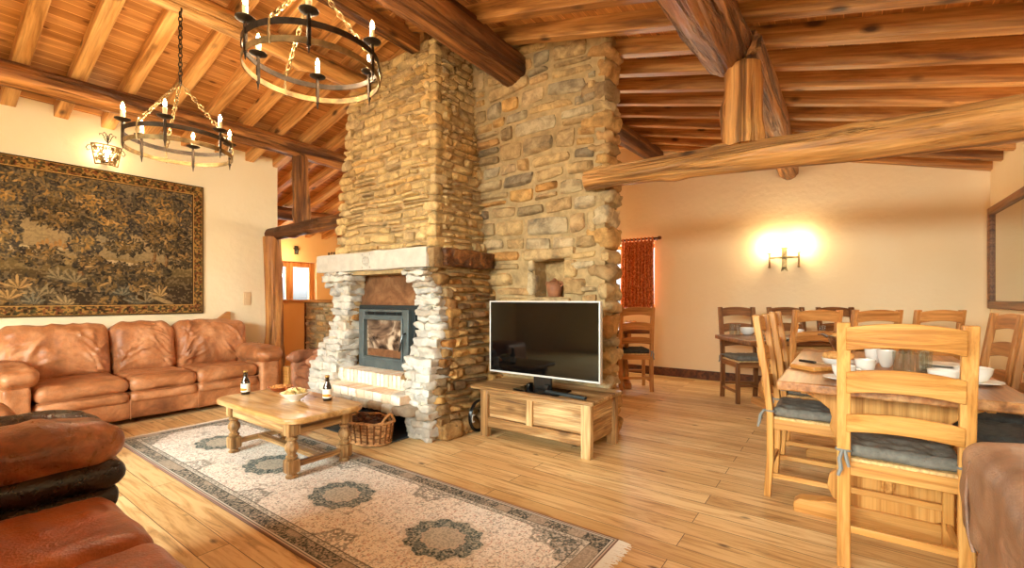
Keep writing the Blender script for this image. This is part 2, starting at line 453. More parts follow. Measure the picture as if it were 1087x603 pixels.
def attr_mat(name, rough=.95, bscale=300, bstr=.4):
    t = NT(name); a = t.node('ShaderNodeAttribute'); a.attribute_name = 'paint'
    v = t.coords(rand=False); n = t.noise(v, bscale, 3, .6)
    c = t.mix(.3, a.outputs['Color'], t.ramp(n, [(.35, (170, 170, 170)), (.55, (255, 255, 255))]), 'MULTIPLY')
    t.bump(n, bstr, .003); return t.finish(c, rough, .1)
M['rug'] = attr_mat('woven_rug'); M['tapestry'] = attr_mat('woven_tapestry')
M['fringe'] = plain('cream_fringe', (226, 216, 200), .95, bump=.5, bscale=200)
# ------------------------------------------------------------------ room measures (metres)
XL, XR, YB, YF, XH = -6.2, 1.25, 6.85, -2.6, -8.5
RIDGE = -3.275
def ceil_z(x):
    return min(3.03 + .25 * (x - XL), 2.63 + .25 * (XR - x))

def struct(mb, name, mat, **kw):
    return build(mb, name, mat, smooth=False, **kw) if False else tag(build(mb, name, mat, smooth=False), kind='structure')

# floor
mb = MB(); mb.box2((XH - .3, YF - .3, -.1), (XR + .3, YB + .4, 0)); struct(mb, 'floor', M['floor'])
# ceiling: two slopes
mb = MB()
xs_ = [XH - .3, RIDGE, XR + .3]
poly = [(x, ceil_z(x)) for x in xs_] + [(x, ceil_z(x) + .06) for x in reversed(xs_)]
mb.prism(poly, 'y', YF - .3, YB + .35); struct(mb, 'ceiling', M['ceiling'])

def wall_poly(x0, x1, z0, z1=None):
    if z1 is not None: return [(x0, z0), (x1, z0), (x1, z1), (x0, z1)]
    xs = [x0] + ([RIDGE] if x0 < RIDGE < x1 else []) + [x1]
    return [(x0, z0), (x1, z0)] + [(x, ceil_z(x) + .02) for x in reversed(xs)]
# back wall with the curtained window
WX0, WX1, WZ0, WZ1 = -3.5, -2.32, 1.0, 2.0
mb = MB()
mb.prism(wall_poly(XH - .3, WX0, 0), 'y', YB, YB + .32)
mb.prism(wall_poly(WX1, XR + .2, 0), 'y', YB, YB + .32)
mb.prism(wall_poly(WX0, WX1, 0, WZ0), 'y', YB, YB + .32)
mb.prism([(WX0, WZ1), (WX1, WZ1), (WX1, ceil_z(WX1) + .02), (RIDGE, ceil_z(RIDGE) + .02), (WX0, ceil_z(WX0) + .02)], 'y', YB, YB + .32)
struct(mb, 'wall_back', M['plaster_back'])
# left wall (tapestry wall) ends at the opening to the hall
mb = MB(); mb.prism([(XL - .25, 0), (XL, 0), (XL, ceil_z(XL) + .01), (XL - .25, ceil_z(XL - .25) + .01)], 'y', YF, 3.11)
struct(mb, 'wall_left', M['plaster'])
mb = MB(); mb.prism([(XR, 0), (XR + .2, 0), (XR + .2, ceil_z(XR + .2) + .01), (XR, ceil_z(XR) + .01)], 'y', YF, YB)
struct(mb, 'wall_right', M['plaster_back'])
# hall walls
mb = MB(); mb.prism([(XH, 0), (XL - .25, 0), (XL - .25, ceil_z(XL - .25) + .01), (XH, ceil_z(XH) + .01)], 'y', 2.9, 3.11)
struct(mb, 'wall_hall_side', M['plaster_hall'])
HY0, HY1, HZ0, HZ1 = 4.15, 5.04, .85, 1.86
mb = MB()
ch = ceil_z(XH) + .01
for (y0, y1, z0, z1) in ((2.9, HY0, 0, ch), (HY1, YB, 0, ch), (HY0, HY1, 0, HZ0), (HY0, HY1, HZ1, ch)):
    mb.box2((XH - .25, y0, z0), (XH, y1, z1))
struct(mb, 'wall_hall', M['plaster_hall'])
# front wall (behind the camera) with a wide glazed opening
GX0, GX1, GZ0, GZ1 = -3.9, .9, .15, 2.35
mb = MB()
mb.prism(wall_poly(XL - .25, GX0, 0), 'y', YF - .25, YF)
mb.prism(wall_poly(GX1, XR + .2, 0), 'y', YF - .25, YF)
mb.prism(wall_poly(GX0, GX1, 0, GZ0), 'y', YF - .25, YF)
mb.prism([(GX0, GZ1), (GX1, GZ1), (GX1, ceil_z(GX1) + .02), (RIDGE, ceil_z(RIDGE) + .02), (GX0, ceil_z(GX0) + .02)], 'y', YF - .25, YF)
struct(mb, 'wall_front', M['plaster'])

def window(idx, axis, a0, a1, z0, z1, c, bars, fw=.06, arch='windowwood'):
    """framed window in a wall; axis = the wall's running axis; c = plane coordinate; bars = mullion positions (pos,width)"""
    root = empty('window_%d' % idx, ((a0 + a1) / 2, c, z0) if axis == 'x' else (c, (a0 + a1) / 2, z0), kind='structure')
    ox = (a0 + a1) / 2
    mbf = MB()
    def bx(u0, u1, w0, w1, t=.05, m=mbf):
        if axis == 'x': m.box2((u0 - ox, -t / 2, w0 - z0), (u1 - ox, t / 2, w1 - z0))
        else: m.box2((-t / 2, u0 - ox, w0 - z0), (t / 2, u1 - ox, w1 - z0))
    bx(a0, a0 + fw, z0, z1); bx(a1 - fw, a1, z0, z1); bx(a0 + fw, a1 - fw, z0, z0 + fw); bx(a0 + fw, a1 - fw, z1 - fw, z1)
    for p, w in bars: bx(p - w / 2, p + w / 2, z0 + fw, z1 - fw)
    build(mbf, 'window_frame', M[arch], root, bevel=.004)
    g = MB(); bx(a0 + fw / 2, a1 - fw / 2, z0 + fw / 2, z1 - fw / 2, .006, g)
    build(g, 'window_pane', M['pane'], root, smooth=False)
    return root
window(1, 'x', WX0, WX1, WZ0, WZ1, YB + .2, [(-2.89, .09)], .06)
window(2, 'y', HY0, HY1, HZ0, HZ1, XH - .12, [(4.545, .14)], .1)
window(3, 'x', GX0, GX1, GZ0, GZ1, YF - .12, [(-2.7, .09), (-1.5, .09), (-.3, .09)], .08)

# baseboards
for nm, a, b in (('baseboard_back', (-4.5, YB - .025, 0), (XR, YB, .125)), ('baseboard_right', (XR - .02, YF, 0), (XR, YB - .03, .125)),
                 ('baseboard_left', (XL, YF, 0), (XL + .02, 2.85, .1))):
    mb = MB(); mb.box2(a, b); o = build(mb, nm, M['walnut'], bevel=.005); tag(o, kind='structure')

# ------------------------------------------------------------------ timbers
def frame_from(p0, p1):
    p0 = Vector(p0); p1 = Vector(p1); d = (p1 - p0).normalized()
    up = Vector((0, 0, 1))
    if abs(d.z) > .95: up = Vector((0, 1, 0))
    y = up.cross(d).normalized(); z = d.cross(y)
    return p0, d, y, z, (p1 - p0).length

def place_axis(o, p0, d, y, z):
    m = Matrix((d, y, z)).transposed().to_4x4(); m.translation = p0
    o.matrix_world = m; o.rotation_mode = 'XYZ'
    loc, rot, sc = m.decompose(); o.location = loc; o.rotation_euler = rot.to_euler()

def beam(name, p0, p1, w, h, mat, seed=0, amp=.003):
    p0, d, y, z, L = frame_from(p0, p1)
    mb = MB(); n = max(2, int(L / .35)); rings = []
    rnd = random.Random(seed)
    for k in range(n + 1):
        x = L * k / n
        j = [rnd.uniform(-amp, amp) for _ in range(8)]
        rings.append([(x, -w / 2 + j[0], -h / 2 + j[1]), (x, w / 2 + j[2], -h / 2 + j[3]), (x, w / 2 + j[4], h / 2 + j[5]), (x, -w / 2 + j[6], h / 2 + j[7])])
    mb.ring(rings)
    o = build(mb, name, mat, bevel=.007, angle=30); place_axis(o, p0, d, y, z); return o

def log(name, p0, p1, r0, r1, mat, seed=0, amp=.08, n=44, knots=6):
    p0, d, y, z, L = frame_from(p0, p1)
    mb = MB(); m = max(6, int(L / .05)); rings = []
    rnd = random.Random(seed)
    kn = [(rnd.uniform(.05, .95) * L, rnd.uniform(0, 2 * math.pi), rnd.uniform(.05, .09)) for _ in range(knots)]
    for k in range(m + 1):
        x = L * k / m; r = r0 + (r1 - r0) * k / m
        by = .018 * math.sin(x * 1.3 + seed); bz = .018 * math.sin(x * 1.7 + seed * 2)
        ring = []
        for i in range(n):
            a = 2 * math.pi * i / n; ca, sa = math.cos(a), math.sin(a)
            q = r * (1 + amp * noise.noise(Vector((x * 1.8, ca * 1.4 + seed, sa * 1.4))) + amp * .8 * noise.noise(Vector((x * 2.6, ca * 6, sa * 6 + seed))) + amp * .35 * noise.noise(Vector((x * 9, ca * 9, sa * 9 + seed))))
            for kx, ka, ks in kn:
                dd = ((x - kx) / ks) ** 2 + ((((a - ka + math.pi) % (2 * math.pi)) - math.pi) * r / ks) ** 2
                q += .018 * math.exp(-dd * 1.2)
            ring.append((x, q * ca + by, q * sa + bz))
        rings.append(ring)
    mb.ring(rings)
    o = build(mb, name, mat, angle=60); place_axis(o, p0, d, y, z); return o

# rafters, left slope: run up from the tapestry wall
k = 0
y = -2.5
while y < 6.8:
    low = (XL - .06) if y < 3.0 else XH - .05
    for (xa, xb) in ((low, RIDGE),):
        o = beam('rafter', (xa, y, ceil_z(xa) - .053), (xb, y, ceil_z(xb) - .053), .105, .11, M['rafter'], k)
        if y < 3.0: tag(o, 'squared pine rafter rising from the tapestry wall to the ridge', 'rafter', 'rafters above the tapestry wall')
        else: tag(o, 'squared pine rafter on the slope over the hall opening', 'rafter', 'rafters above the hall')
    k += 1; y += .35
# right slope
y = 6.8
while y > -2.6:
    o = beam('rafter', (RIDGE + .005, y, ceil_z(RIDGE) - .066), (XR + .05, y, ceil_z(XR + .05) - .066), .085, .135, M['rafter_shaded'], k, .003)
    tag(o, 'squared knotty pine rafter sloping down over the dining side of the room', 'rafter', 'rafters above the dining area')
    k += 1; y -= .395
# purlins and posts
tag(log('purlin_log', (-5.5, YF, 3.0), (-5.5, YB, 3.0), .105, .10, M['log'], 3, .12), 'dark round log purlin running along above the tapestry wall', 'beam')
tag(log('purlin_log', (-4.0, YF, 3.36), (-4.0, 2.86, 3.36), .10, .095, M['pale_log'], 4, .04), 'pale log purlin that the smaller, farther chandelier hangs from', 'beam')
tag(log('purlin_log', (-7.3, 3.11, 2.54), (-7.3, YB, 2.54), .1, .1, M['darklog'], 5), 'dark log purlin over the hall, seen through the opening beside the chimney', 'beam')
tag(log('purlin_log', (-2.5, YF, 3.30), (-2.5, 3.465, 3.30), .165, .15, M['darklog'], 6, .12), 'thick dark log purlin running into the top of the stone pillar', 'beam')
tag(log('purlin_log', (-2.38, 3.73, 3.31), (-2.32, YB, 3.31), .12, .12, M['darklog'], 7), 'short dark log purlin between the stone pillar and the back wall', 'beam')
tag(log('purlin_log', (-.66, YF, 2.83), (-.64, 3.42, 2.82), .17, .16, M['log'], 8, .12), 'massive log purlin ending on the short post at the upper right', 'beam')
tag(log('purlin_log', (-.53, 3.3, 2.82), (-.56, YB, 2.81), .11, .115, M['log'], 9), 'thinner log purlin running from the short post to the back wall', 'beam')
tag(log('tie_log', (-1.70, 3.38, 2.10), (1.3, 3.38, 2.08), .08, .125, M['pale_log'], 10, .05), 'long honey-coloured log tie beam from the stone pillar across the dining area', 'beam')
tag(log('king_post', (-.53, 3.39, 2.17), (-.53, 3.39, 2.70), .118, .112, M['post'], 11, .05), 'short thick timber post standing on the log tie beam', 'post')
tag(log('lintel_log', (-6.28, 3.03, 2.02), (-4.2, 3.03, 2.02), .085, .08, M['darklog'], 12, .05), 'dark log lintel over the opening between left wall and chimney', 'beam')
tag(log('log_post', (-6.1, 3.0, 0), (-6.1, 3.0, 1.96), .108, .105, M['post'], 13, .08, knots=6), 'round log post standing at the end of the left wall behind the sofa', 'post')
tag(log('log_post', (-5.5, 3.05, 2.08), (-5.5, 3.05, 2.92), .095, .09, M['post'], 14, .05), 'short log post standing on the lintel left of the chimney', 'post')
for (a, b) in ((YF, 2.95), (3.5, YB)):
    tag(beam('ridge_beam', (RIDGE, a, 3.56), (RIDGE, b, 3.56), .11, .16, M['log'], 15 + int(b)),
        'squared ridge beam in front of the chimney' if b < 4 else 'squared ridge beam behind the chimney', 'beam')

# ------------------------------------------------------------------ masonry
def stones(mb, P, S0, S1, T0, T1, hr, wr, bulge, seed, skip=None, gap=.008, warp=.035, split=.25):
    rnd = random.Random(seed)
    gx = [-1, -.93, -.7, -.42, -.14, .14, .42, .7, .93, 1]; gy = [-1, -.86, -.5, 0, .5, .86, 1]
    def one(a, b, c, d):
        if b - a < .035 or d - c < .02: return
        if skip and skip((a + b) / 2, (c + d) / 2, (b - a) / 2, (d - c) / 2): return
        hw, hh = (b - a) / 2 - gap, (d - c) / 2 - gap
        cj = [[(rnd.uniform(-.12, .12), rnd.uniform(-.26, .26)) for _ in range(2)] for _ in range(2)]
        bl = bulge * rnd.uniform(.45, 1.3); tx, ty = rnd.uniform(-.012, .012), rnd.uniform(-.012, .012)
        ex, ey = rnd.uniform(.02, .12), rnd.uniform(.05, .24); sd = rnd.uniform(0, 50)
        vs = []
        for yy in gy:
            for xx in gx:
                u = (xx + 1) / 2; w = (yy + 1) / 2
                jx = (cj[0][0][0] * (1 - u) + cj[1][0][0] * u) * (1 - w) + (cj[0][1][0] * (1 - u) + cj[1][1][0] * u) * w
                jy = (cj[0][0][1] * (1 - u) + cj[1][0][1] * u) * (1 - w) + (cj[0][1][1] * (1 - u) + cj[1][1][1] * u) * w
                px = (a + b) / 2 + hw * (xx * (1 - ex * yy * yy) + jx); pz = (c + d) / 2 + hh * (yy * (1 - ey * xx * xx * abs(xx)) + jy)
                px += warp * .5 * noise.noise(Vector((px * 2.3, pz * 2.3, seed))); pz += warp * noise.noise(Vector((px * 1.6, pz * 1.6, seed + 9)))
                m = max(abs(xx), abs(yy))
                if m >= .999: dp = -.03
                elif abs(xx) > .85 or abs(yy) > .8: dp = bl * .62 + .006 * noise.noise(Vector((px * 20, pz * 20, sd)))
                else: dp = bl + tx * xx + ty * yy + .024 * noise.noise(Vector((px * 13, pz * 13, sd))) + .010 * noise.noise(Vector((px * 34, pz * 34, sd)))
                p, nn = P(px, pz)
                vs.append(tuple(p[q] + nn[q] * dp for q in range(3)))
        n = len(gx); fs = [(j * n + i, j * n + i + 1, (j + 1) * n + i + 1, (j + 1) * n + i) for j in range(len(gy) - 1) for i in range(n - 1)]
        mb.add(vs, fs)
    t = T0
    while t < T1 - .02:
        h = min(rnd.uniform(*hr), T1 - t); s = S0 - rnd.uniform(0, wr[1] * .6)
        while s < S1:
            w = rnd.uniform(*wr) * (1 if rnd.random() > .2 else .55)
            a, b = max(s, S0), min(s + w, S1)
            if rnd.random() < split and h > hr[0] * 1.5:
                q = rnd.uniform(.4, .6); one(a, b, t, t + h * q); one(a, b, t + h * q, t + h)
            else: one(a, b, t, t + h)
            s += w
        t += h

def rock(mb, c, half, seed, r=.02, amp=.012, n=6, M_=None):
    def fn(P, N, q):
        k = noise.noise(Vector((P.x * 9 + seed * 3.1, P.y * 9, P.z * 9))) * amp * 1.6 + noise.noise(Vector((P.x * 26, P.y * 26 + seed, P.z * 26))) * amp * .8
        return P + N * k
    mb.rbox(c, half, r, n, fn, M_)

FO = Vector((-3.5, 3.0, 0))
def shifted(mb, o=FO):
    mb.v = [(x - o[0], y - o[1], z - o[2]) for x, y, z in mb.v]; return mb
def interp(tab, z):
    if z <= tab[0][0]: return tab[0][1]
    for (a, p), (b, q) in zip(tab, tab[1:]):
        if z <= b: return p + (q - p) * (z - a) / (b - a)
    return tab[-1][1]
YFT = [(0, 2.55), (.2, 2.54), (.45, 2.55), (.7, 2.66), (.95, 2.77), (1.15, 2.76), (1.3, 2.68), (1.42, 2.64)]
XST = [(0, -2.60), (.2, -2.64), (.45, -2.67), (.9, -2.73), (1.42, -2.79), (1.6, -2.86), (3.6, -3.07)]
yf = lambda z: interp(YFT, z)
xs = lambda z: interp(XST, z)
yf2 = lambda z: 2.80 + (z - 1.6) * .10
fire = empty('stone_fireplace', FO, label='tall open stone chimney breast with limewashed jambs, brick hearth and glass-fronted stove', cat='fireplace')
# cores (mortar) --------------------------------------------------
mb = MB()
zz = [1.42 + i * .12 for i in range(19)]
zz = [z for z in zz if z < 3.56] + [3.56]
mb.ring([[(-4.28, yf2(z), z), (xs(z), yf2(z), z), (xs(z), 3.5, z), (-4.28, 3.5, z)] for z in zz])
sh = 0
stn = MB()
stones(stn, lambda s, t: ((-4.22 + s * (xs(t) - .06 + 4.22) / 1.25, yf2(t), t), (0, -1, 0)), 0, 1.25, 1.60, 3.58, (.045, .11), (.14, .40), .036, 21, skip=lambda s, t, a, b: t > ceil_z(s - 4.22) - .06)
stones(stn, lambda s, t: ((xs(t), yf2(t) + .07 + s * (3.5 - yf2(t) - .07) / .62, t), (1, 0, 0)), 0, .62, 1.60, 3.62, (.05, .11), (.12, .30), .036, 22)
rnd = random.Random(5)
z = 1.6; kk = 0
while z < 3.55:
    h = rnd.uniform(.06, .12); a, b = (.17, .1) if kk % 2 else (.09, .2); a *= rnd.uniform(.8, 1.3); b *= rnd.uniform(.8, 1.2)
    cx, cy = xs(z), yf2(z)
    rock(stn, (cx - a / 2 + .018, cy + b / 2 - .018, z + h / 2), (a / 2, b / 2, h / 2 - .006), kk, .022, .012)
    a = rnd.uniform(.12, .24)
    rock(stn, (-4.33 + a / 2, yf2(z) + .12, z + h / 2), (a / 2, .16, h / 2 - .004), kk + 90, .03, .02)
    z += h; kk += 1
o = build(shifted(stn), 'chimney_breast', M['stone'], fire, angle=50)
build(shifted(mb), 'mortar_core', M['mortar'], o, smooth=False)
# lower body
mb = MB()
zz = [0, .2, .45, .7, .95, 1.15, 1.3, 1.42]
mb.ring([[(-3.03, yf(z) + .10, z), (xs(z) - .04, yf(z) + .10, z), (xs(z) - .012, yf(z) + .16, z), (xs(z) - .012, 3.5, z), (-3.03, 3.5, z)] for z in zz])
mb.ring([[(-4.34, yf(z) + .07, z), (-4.10, yf(z) + .07, z), (-4.10, 3.5, z), (-4.34, 3.5, z)] for z in zz])
mb.box2((-4.11, 2.93, 0), (-3.02, 3.5, 1.42))
mb.box2((-4.36, 2.7, 1.38), (-2.84, 3.5, 1.60))
core = shifted(mb)
stn = MB()
stones(stn, lambda s, t: ((xs(t), yf(t) + .17 + s * (3.5 - yf(t) - .17) / .75, t), (1, 0, -.05)), 0, .75, 0.0, 1.6, (.05, .11), (.14, .34), .040, 31, skip=lambda s, t, a, b: t > 1.44)
rnd = random.Random(19); z = 0.0; k = 0
while z < 1.40:
    h = rnd.uniform(.06, .12); b = rnd.uniform(.09, .16)
    rock(stn, (xs(z + h / 2) - .035, yf(z + h / 2) + .07 + b / 2, z + h / 2), (.06, b / 2, h / 2 - .003), k + 200, .025, .018); z += h; k += 1
rnd = random.Random(9)
# base course spreading outwards, big rounded stones
y = 2.62
while y < 3.3:
    w = rnd.uniform(.16, .3)
    rock(stn, (-2.66, y + w / 2, .06), (.1, w / 2, .07), int(y * 50), .05, .02); y += w
# brown stones lining the jambs' inner faces
for sx_, sgn in ((-4.10, 1), (-3.03, -1)):
    z = .45; kk = 0; ln = MB()
    while z < 1.36:
        h = rnd.uniform(.05, .09)
        rock(ln, (sx_ + sgn * rnd.uniform(-.01, .02), (yf(z) + 3.0) / 2 + .03, z + h / 2), (.035, max(.05, (3.0 - yf(z)) / 2 - .02), h / 2 - .004), kk + 40, .02, .014); z += h; kk += 1
    build(shifted(ln), 'jamb_lining', M['ochre_stone'], fire, angle=50)
# block carrying the mantel at the corner
rock(stn, (-2.86, 2.80, 1.50), (.11, .13, .085), 71, .02, .012)
lower = build(shifted(stn), 'lower_masonry', M['ochre_stone'], fire, angle=50)
build(core, 'mortar_core', M['mortar'], lower, smooth=False)
# limewashed jambs
def jamb(inner, outer, seed, name):
    mb = MB(); rnd = random.Random(seed); z = 0.0; k = 0
    while z < 1.40:
        h = min(rnd.uniform(.04, .085), 1.41 - z)
        xi, xo = inner(z + h / 2), outer(z + h / 2); y0 = yf(z + h / 2); W_ = xo - xi
        nn = rnd.choice((1, 2, 2, 3)) if abs(W_) > .22 else rnd.choice((1, 2, 2))
        cuts = sorted([0, 1] + [(i + rnd.uniform(-.22, .22)) / nn for i in range(1, nn)])
        for ca_, cb_ in zip(cuts, cuts[1:]):
            a, b = xi + W_ * ca_, xi + W_ * cb_
            yy = y0 + rnd.uniform(-.022, .018)
            rock(mb, ((a + b) / 2 + rnd.uniform(-.01, .01), yy + .11, z + h / 2 + rnd.uniform(-.006, .006)), (abs(b - a) / 2 + rnd.uniform(-.004, .016), .12, h / 2 + rnd.uniform(-.003, .004)), seed * 7 + k, .014, .022, 7)
            k += 1
        z += h
    o = build(shifted(mb), name, M['white_stone'], fire, angle=55); o['label'] = 'limewashed stone jamb'
    mb = MB(); zz_ = [0, .2, .45, .7, .95, 1.15, 1.3, 1.41]
    mb.ring([[(min(inner(z), outer(z)) + .02, yf(z) + .03, z), (max(inner(z), outer(z)) - .02, yf(z) + .03, z), (max(inner(z), outer(z)) - .02, yf(z) + .2, z), (min(inner(z), outer(z)) + .02, yf(z) + .2, z)] for z in zz_])
    build(shifted(mb), 'white_mortar_core', M['white_mortar'], o, smooth=False)
    return o
jamb(lambda z: interp([(0, -2.93), (.3, -2.95), (.5, -2.99), (.9, -3.05), (1.2, -3.05), (1.4, -3.08)], z), lambda z: interp([(0, -2.66), (.45, -2.69), (.9, -2.76), (1.4, -2.84)], z), 3, 'jamb')
jamb(lambda z: interp([(0, -3.98), (.4, -3.98), (.7, -4.03), (.95, -4.07), (1.2, -4.05), (1.3, -3.95), (1.4, -3.9)], z), lambda z: interp([(0, -4.42), (.45, -4.41), (.7, -4.36), (.95, -4.32), (1.2, -4.33), (1.4, -4.36)], z), 4, 'jamb')
# mantel with its carved rosette
mb = MB(); rock(mb, (-3.645, 2.83, 1.505), (.825, .18, .09), 5, .012, .006, 14)
mant = build(shifted(mb), 'mantel', M['mantel'], fire, angle=50); mant['label'] = 'pale stone mantel'
mb = MB()
cx, cy, cz = -3.64, 2.65, 1.505
mb.tube([(cx + .05 * math.cos(a), cy - .001, cz + .05 * math.sin(a)) for a in [i * math.pi / 12 for i in range(24)]], .004, 6, close=True)
mb.tube([(cx + .018 * math.cos(a), cy - .001, cz + .018 * math.sin(a)) for a in [i * math.pi / 8 for i in range(16)]], .004, 6, close=True)
for i in range(8):
    a = i * math.pi / 4
    mb.tube([(cx + .02 * math.cos(a), cy, cz + .02 * math.sin(a)), (cx + .035 * math.cos(a + .2), cy - .003, cz + .035 * math.sin(a + .2)), (cx + .048 * math.cos(a), cy, cz + .048 * math.sin(a)), (cx + .035 * math.cos(a - .2), cy - .003, cz + .035 * math.sin(a - .2))], .0035, 6, close=True)
for q in ((-1, -1), (1, -1), (1, 1), (-1, 1)):
    mb.box((cx + q[0] * .062, cy, cz + q[1] * .062), (.016, .008, .016))
build(shifted(mb), 'carved_rosette', M['mantel'], mant)
# wooden beam let into the right side
mb = MB(); rock(mb, (-2.80, 3.10, 1.505), (.10, .33, .075), 8, .018, .012, 12)
o = build(shifted(mb), 'side_beam', M['darklog'], fire, angle=60); o['label'] = 'dark wooden beam on the right side'
# copper hood plate with rivets
mb = MB(); mb.box2((-4.09, 2.895, 1.085), (-3.06, 2.915, 1.385))
hood = build(shifted(mb), 'copper_plate', M['copper'], fire, bevel=.003)
mb = MB()
for i in range(13):
    for z_ in (1.105,): mb.lathe([(.007, 0), (.006, .003), (.002, .005)], n=8, M=Matrix.Translation((-4.06 + i * .081, 2.895, z_)) @ Matrix.Rotation(R(90), 4, 'X'))
for i in range(4): mb.lathe([(.007, 0), (.006, .003), (.002, .005)], n=8, M=Matrix.Translation((-3.58, 2.895, 1.17 + i * .06)) @ Matrix.Rotation(R(90), 4, 'X'))
build(shifted(mb), 'rivets', M['copper'], hood)
# stove insert
mb = MB(); mb.box2((-4.075, 2.88, .455), (-3.1, 2.93, 1.085)); mb.box2((-3.99, 2.845, .46), (-3.17, 2.885, 1.05))
stove = build(shifted(mb), 'stove_body', M['stove_dark'], fire, bevel=.005)
mb = MB()
dx0, dx1, dz0, dz1 = -3.955, -3.215, .475, 1.045
gx0, gx1, gz0, gz1 = -3.86, -3.305, .585, .945
for a, b in (((dx0, 2.80, dz0), (gx0, 2.85, dz1)), ((gx1, 2.80, dz0), (dx1, 2.85, dz1)), ((gx0, 2.80, dz0), (gx1, 2.85, gz0)), ((gx0, 2.80, gz1), (gx1, 2.85, .99)), ((gx0, 2.80, 1.02), (gx1, 2.85, dz1))):
    mb.box2(a, b)
for a, b in (((gx0 - .022, 2.785, gz0 - .022), (gx0, 2.81, gz1 + .022)), ((gx1, 2.785, gz0 - .022), (gx1 + .022, 2.81, gz1 + .022)), ((gx0, 2.785, gz0 - .022), (gx1, 2.81, gz0)), ((gx0, 2.785, gz1), (gx1, 2.81, gz1 + .022))):
    mb.box2(a, b)
door = build(shifted(mb), 'stove_door', M['stove'], fire, bevel=.006)
def soot_glass():
    t = NT('sooted_stove_glass'); v = t.coords(rand=False, scale=(2.2, 1, 3.4), rot=(0, R(35), 0))
    n = t.noise(v, 1.4, 3, .5, 1.6)
    c = t.ramp(n, [(.36, (34, 28, 24)), (.5, (120, 98, 80)), (.64, (196, 176, 152))])
    return t.finish(c, .12, .7)
mb = MB(); mb.box2((gx0, 2.83, gz0), (gx1, 2.838, gz1)); build(shifted(mb), 'stove_glass', soot_glass(), door, smooth=False)
mb = MB(); mb.box2((gx0 + .03, 2.815, gz0 + .005), (gx1 - .02, 2.829, gz0 + .075)); o = build(shifted(mb), 'ash_bar', M['copper'], door, bevel=.004)
mb = MB()
for i in range(4): mb.box2((dx0 + .05 + i * .165, 2.838, .994), (dx0 + .185 + i * .165, 2.848, 1.016))
build(shifted(mb), 'air_vent', M['blackm'], door, smooth=False)
mb = MB(); mb.tube([(-3.25, 2.80, .83), (-3.25, 2.765, .82), (-3.252, 2.75, .76), (-3.262, 2.745, .70), (-3.275, 2.745, .665)], [.008, .009, .009, .009, .007], 8)
build(shifted(mb), 'stove_handle', M['black'], door)
# brick hearth: soldier course, lower step, white slab
mb = MB(); rnd = random.Random(2)
x = -4.04
while x < -3.02:
    w = .056
    rock(mb, (x + w / 2, 2.76 , .42 + rnd.uniform(-.003, .003)), (w / 2 - .004, .155, .055), int(x * 100), .006, .003, 4); x += w
x = -4.08
while x < -2.98:
    w = .118
    rock(mb, (x + w / 2, 2.555, .315 + rnd.uniform(-.003, .003)), (w / 2 - .004, .115, .038), int(x * 90), .008, .004, 4); x += w
build(shifted(mb), 'hearth_bricks', M['brick'], fire, angle=40)
mb = MB(); mb.box2((-4.05, 2.62, .27), (-2.97, 2.93, .458)); mb.box2((-4.08, 2.455, .25), (-2.96, 2.7, .335)); build(shifted(mb), 'hearth_mortar', M['white_mortar'], fire, smooth=False)
mb = MB(); x = -4.12
while x < -2.86:
    w = rnd.uniform(.12, .22); rock(mb, (x + w / 2, 2.56, .235), (w / 2, .135, .04), int(x * 31), .025, .012); x += w
rock(mb, (-2.99, 2.545, .32), (.05, .10, .045), 77, .02, .008)
build(shifted(mb), 'hearth_slab', M['white_stone'], fire, angle=50)
mb = MB(); mb.box2((-4.10, 2.90, .0), (-3.0, 2.935, .27)); build(shifted(mb), 'void_shade_panel', M['void'], fire, smooth=False)  # dark panel painted in for the shade of the space below the hearth

# stone pillar behind the television
PO = Vector((-2.2, 3.65, 0))
pil = empty('stone_pillar', PO, label='broad rubble-stone pillar with a small niche, standing behind the television', cat='pillar')
nx0, nx1, nz0, nz1 = -2.28, -1.97, 1.165, 1.50
mb = MB(); X0, X1, Y0, Y1 = -3.2, -1.59, 3.48, 3.72
def pbox(x0, x1, y0, y1, z0, z1=None):
    if z1 is None: mb.prism([(x0, z0), (x1, z0), (x1, ceil_z(x1)), (x0, ceil_z(x0))], 'y', y0, y1)
    else: mb.box2((x0, y0, z0), (x1, y1, z1))
pbox(X0, nx0, Y0, Y1, 0); pbox(nx1, X1, Y0, Y1, 0); pbox(nx0, nx1, Y0, Y1, 0, nz0); pbox(nx0, nx1, Y0, Y1, nz1); pbox(nx0, nx1, Y0 + .2, Y1, nz0, nz1)
pcore = shifted(mb, PO)
stn = MB()
def pskip(s, t, a, b):
    return (nx0 - a * .8 < s < nx1 + a * .8 and nz0 - b * .8 < t < nz1 + b * .8) or t + b > ceil_z(s) + .02
stones(stn, lambda s, t: ((s, Y0 + .005, t), (0, -1, 0)), -2.98, -1.66, 0, 3.6, (.09, .20), (.16, .50), .042, 41, skip=pskip, warp=.05, split=.42, gap=.011)
rnd = random.Random(12); z = 0; k = 0
while z < 3.28:
    h = rnd.uniform(.09, .2); a = rnd.uniform(.08, .16) if k % 2 else rnd.uniform(.16, .26)
    rock(stn, (-1.56 - a / 2 + rnd.uniform(0, .04), Y0 + .12, z + h / 2), (a / 2, .14 + rnd.uniform(-.01, .02), h / 2 - .008), k, .04, .024); z += h; k += 1
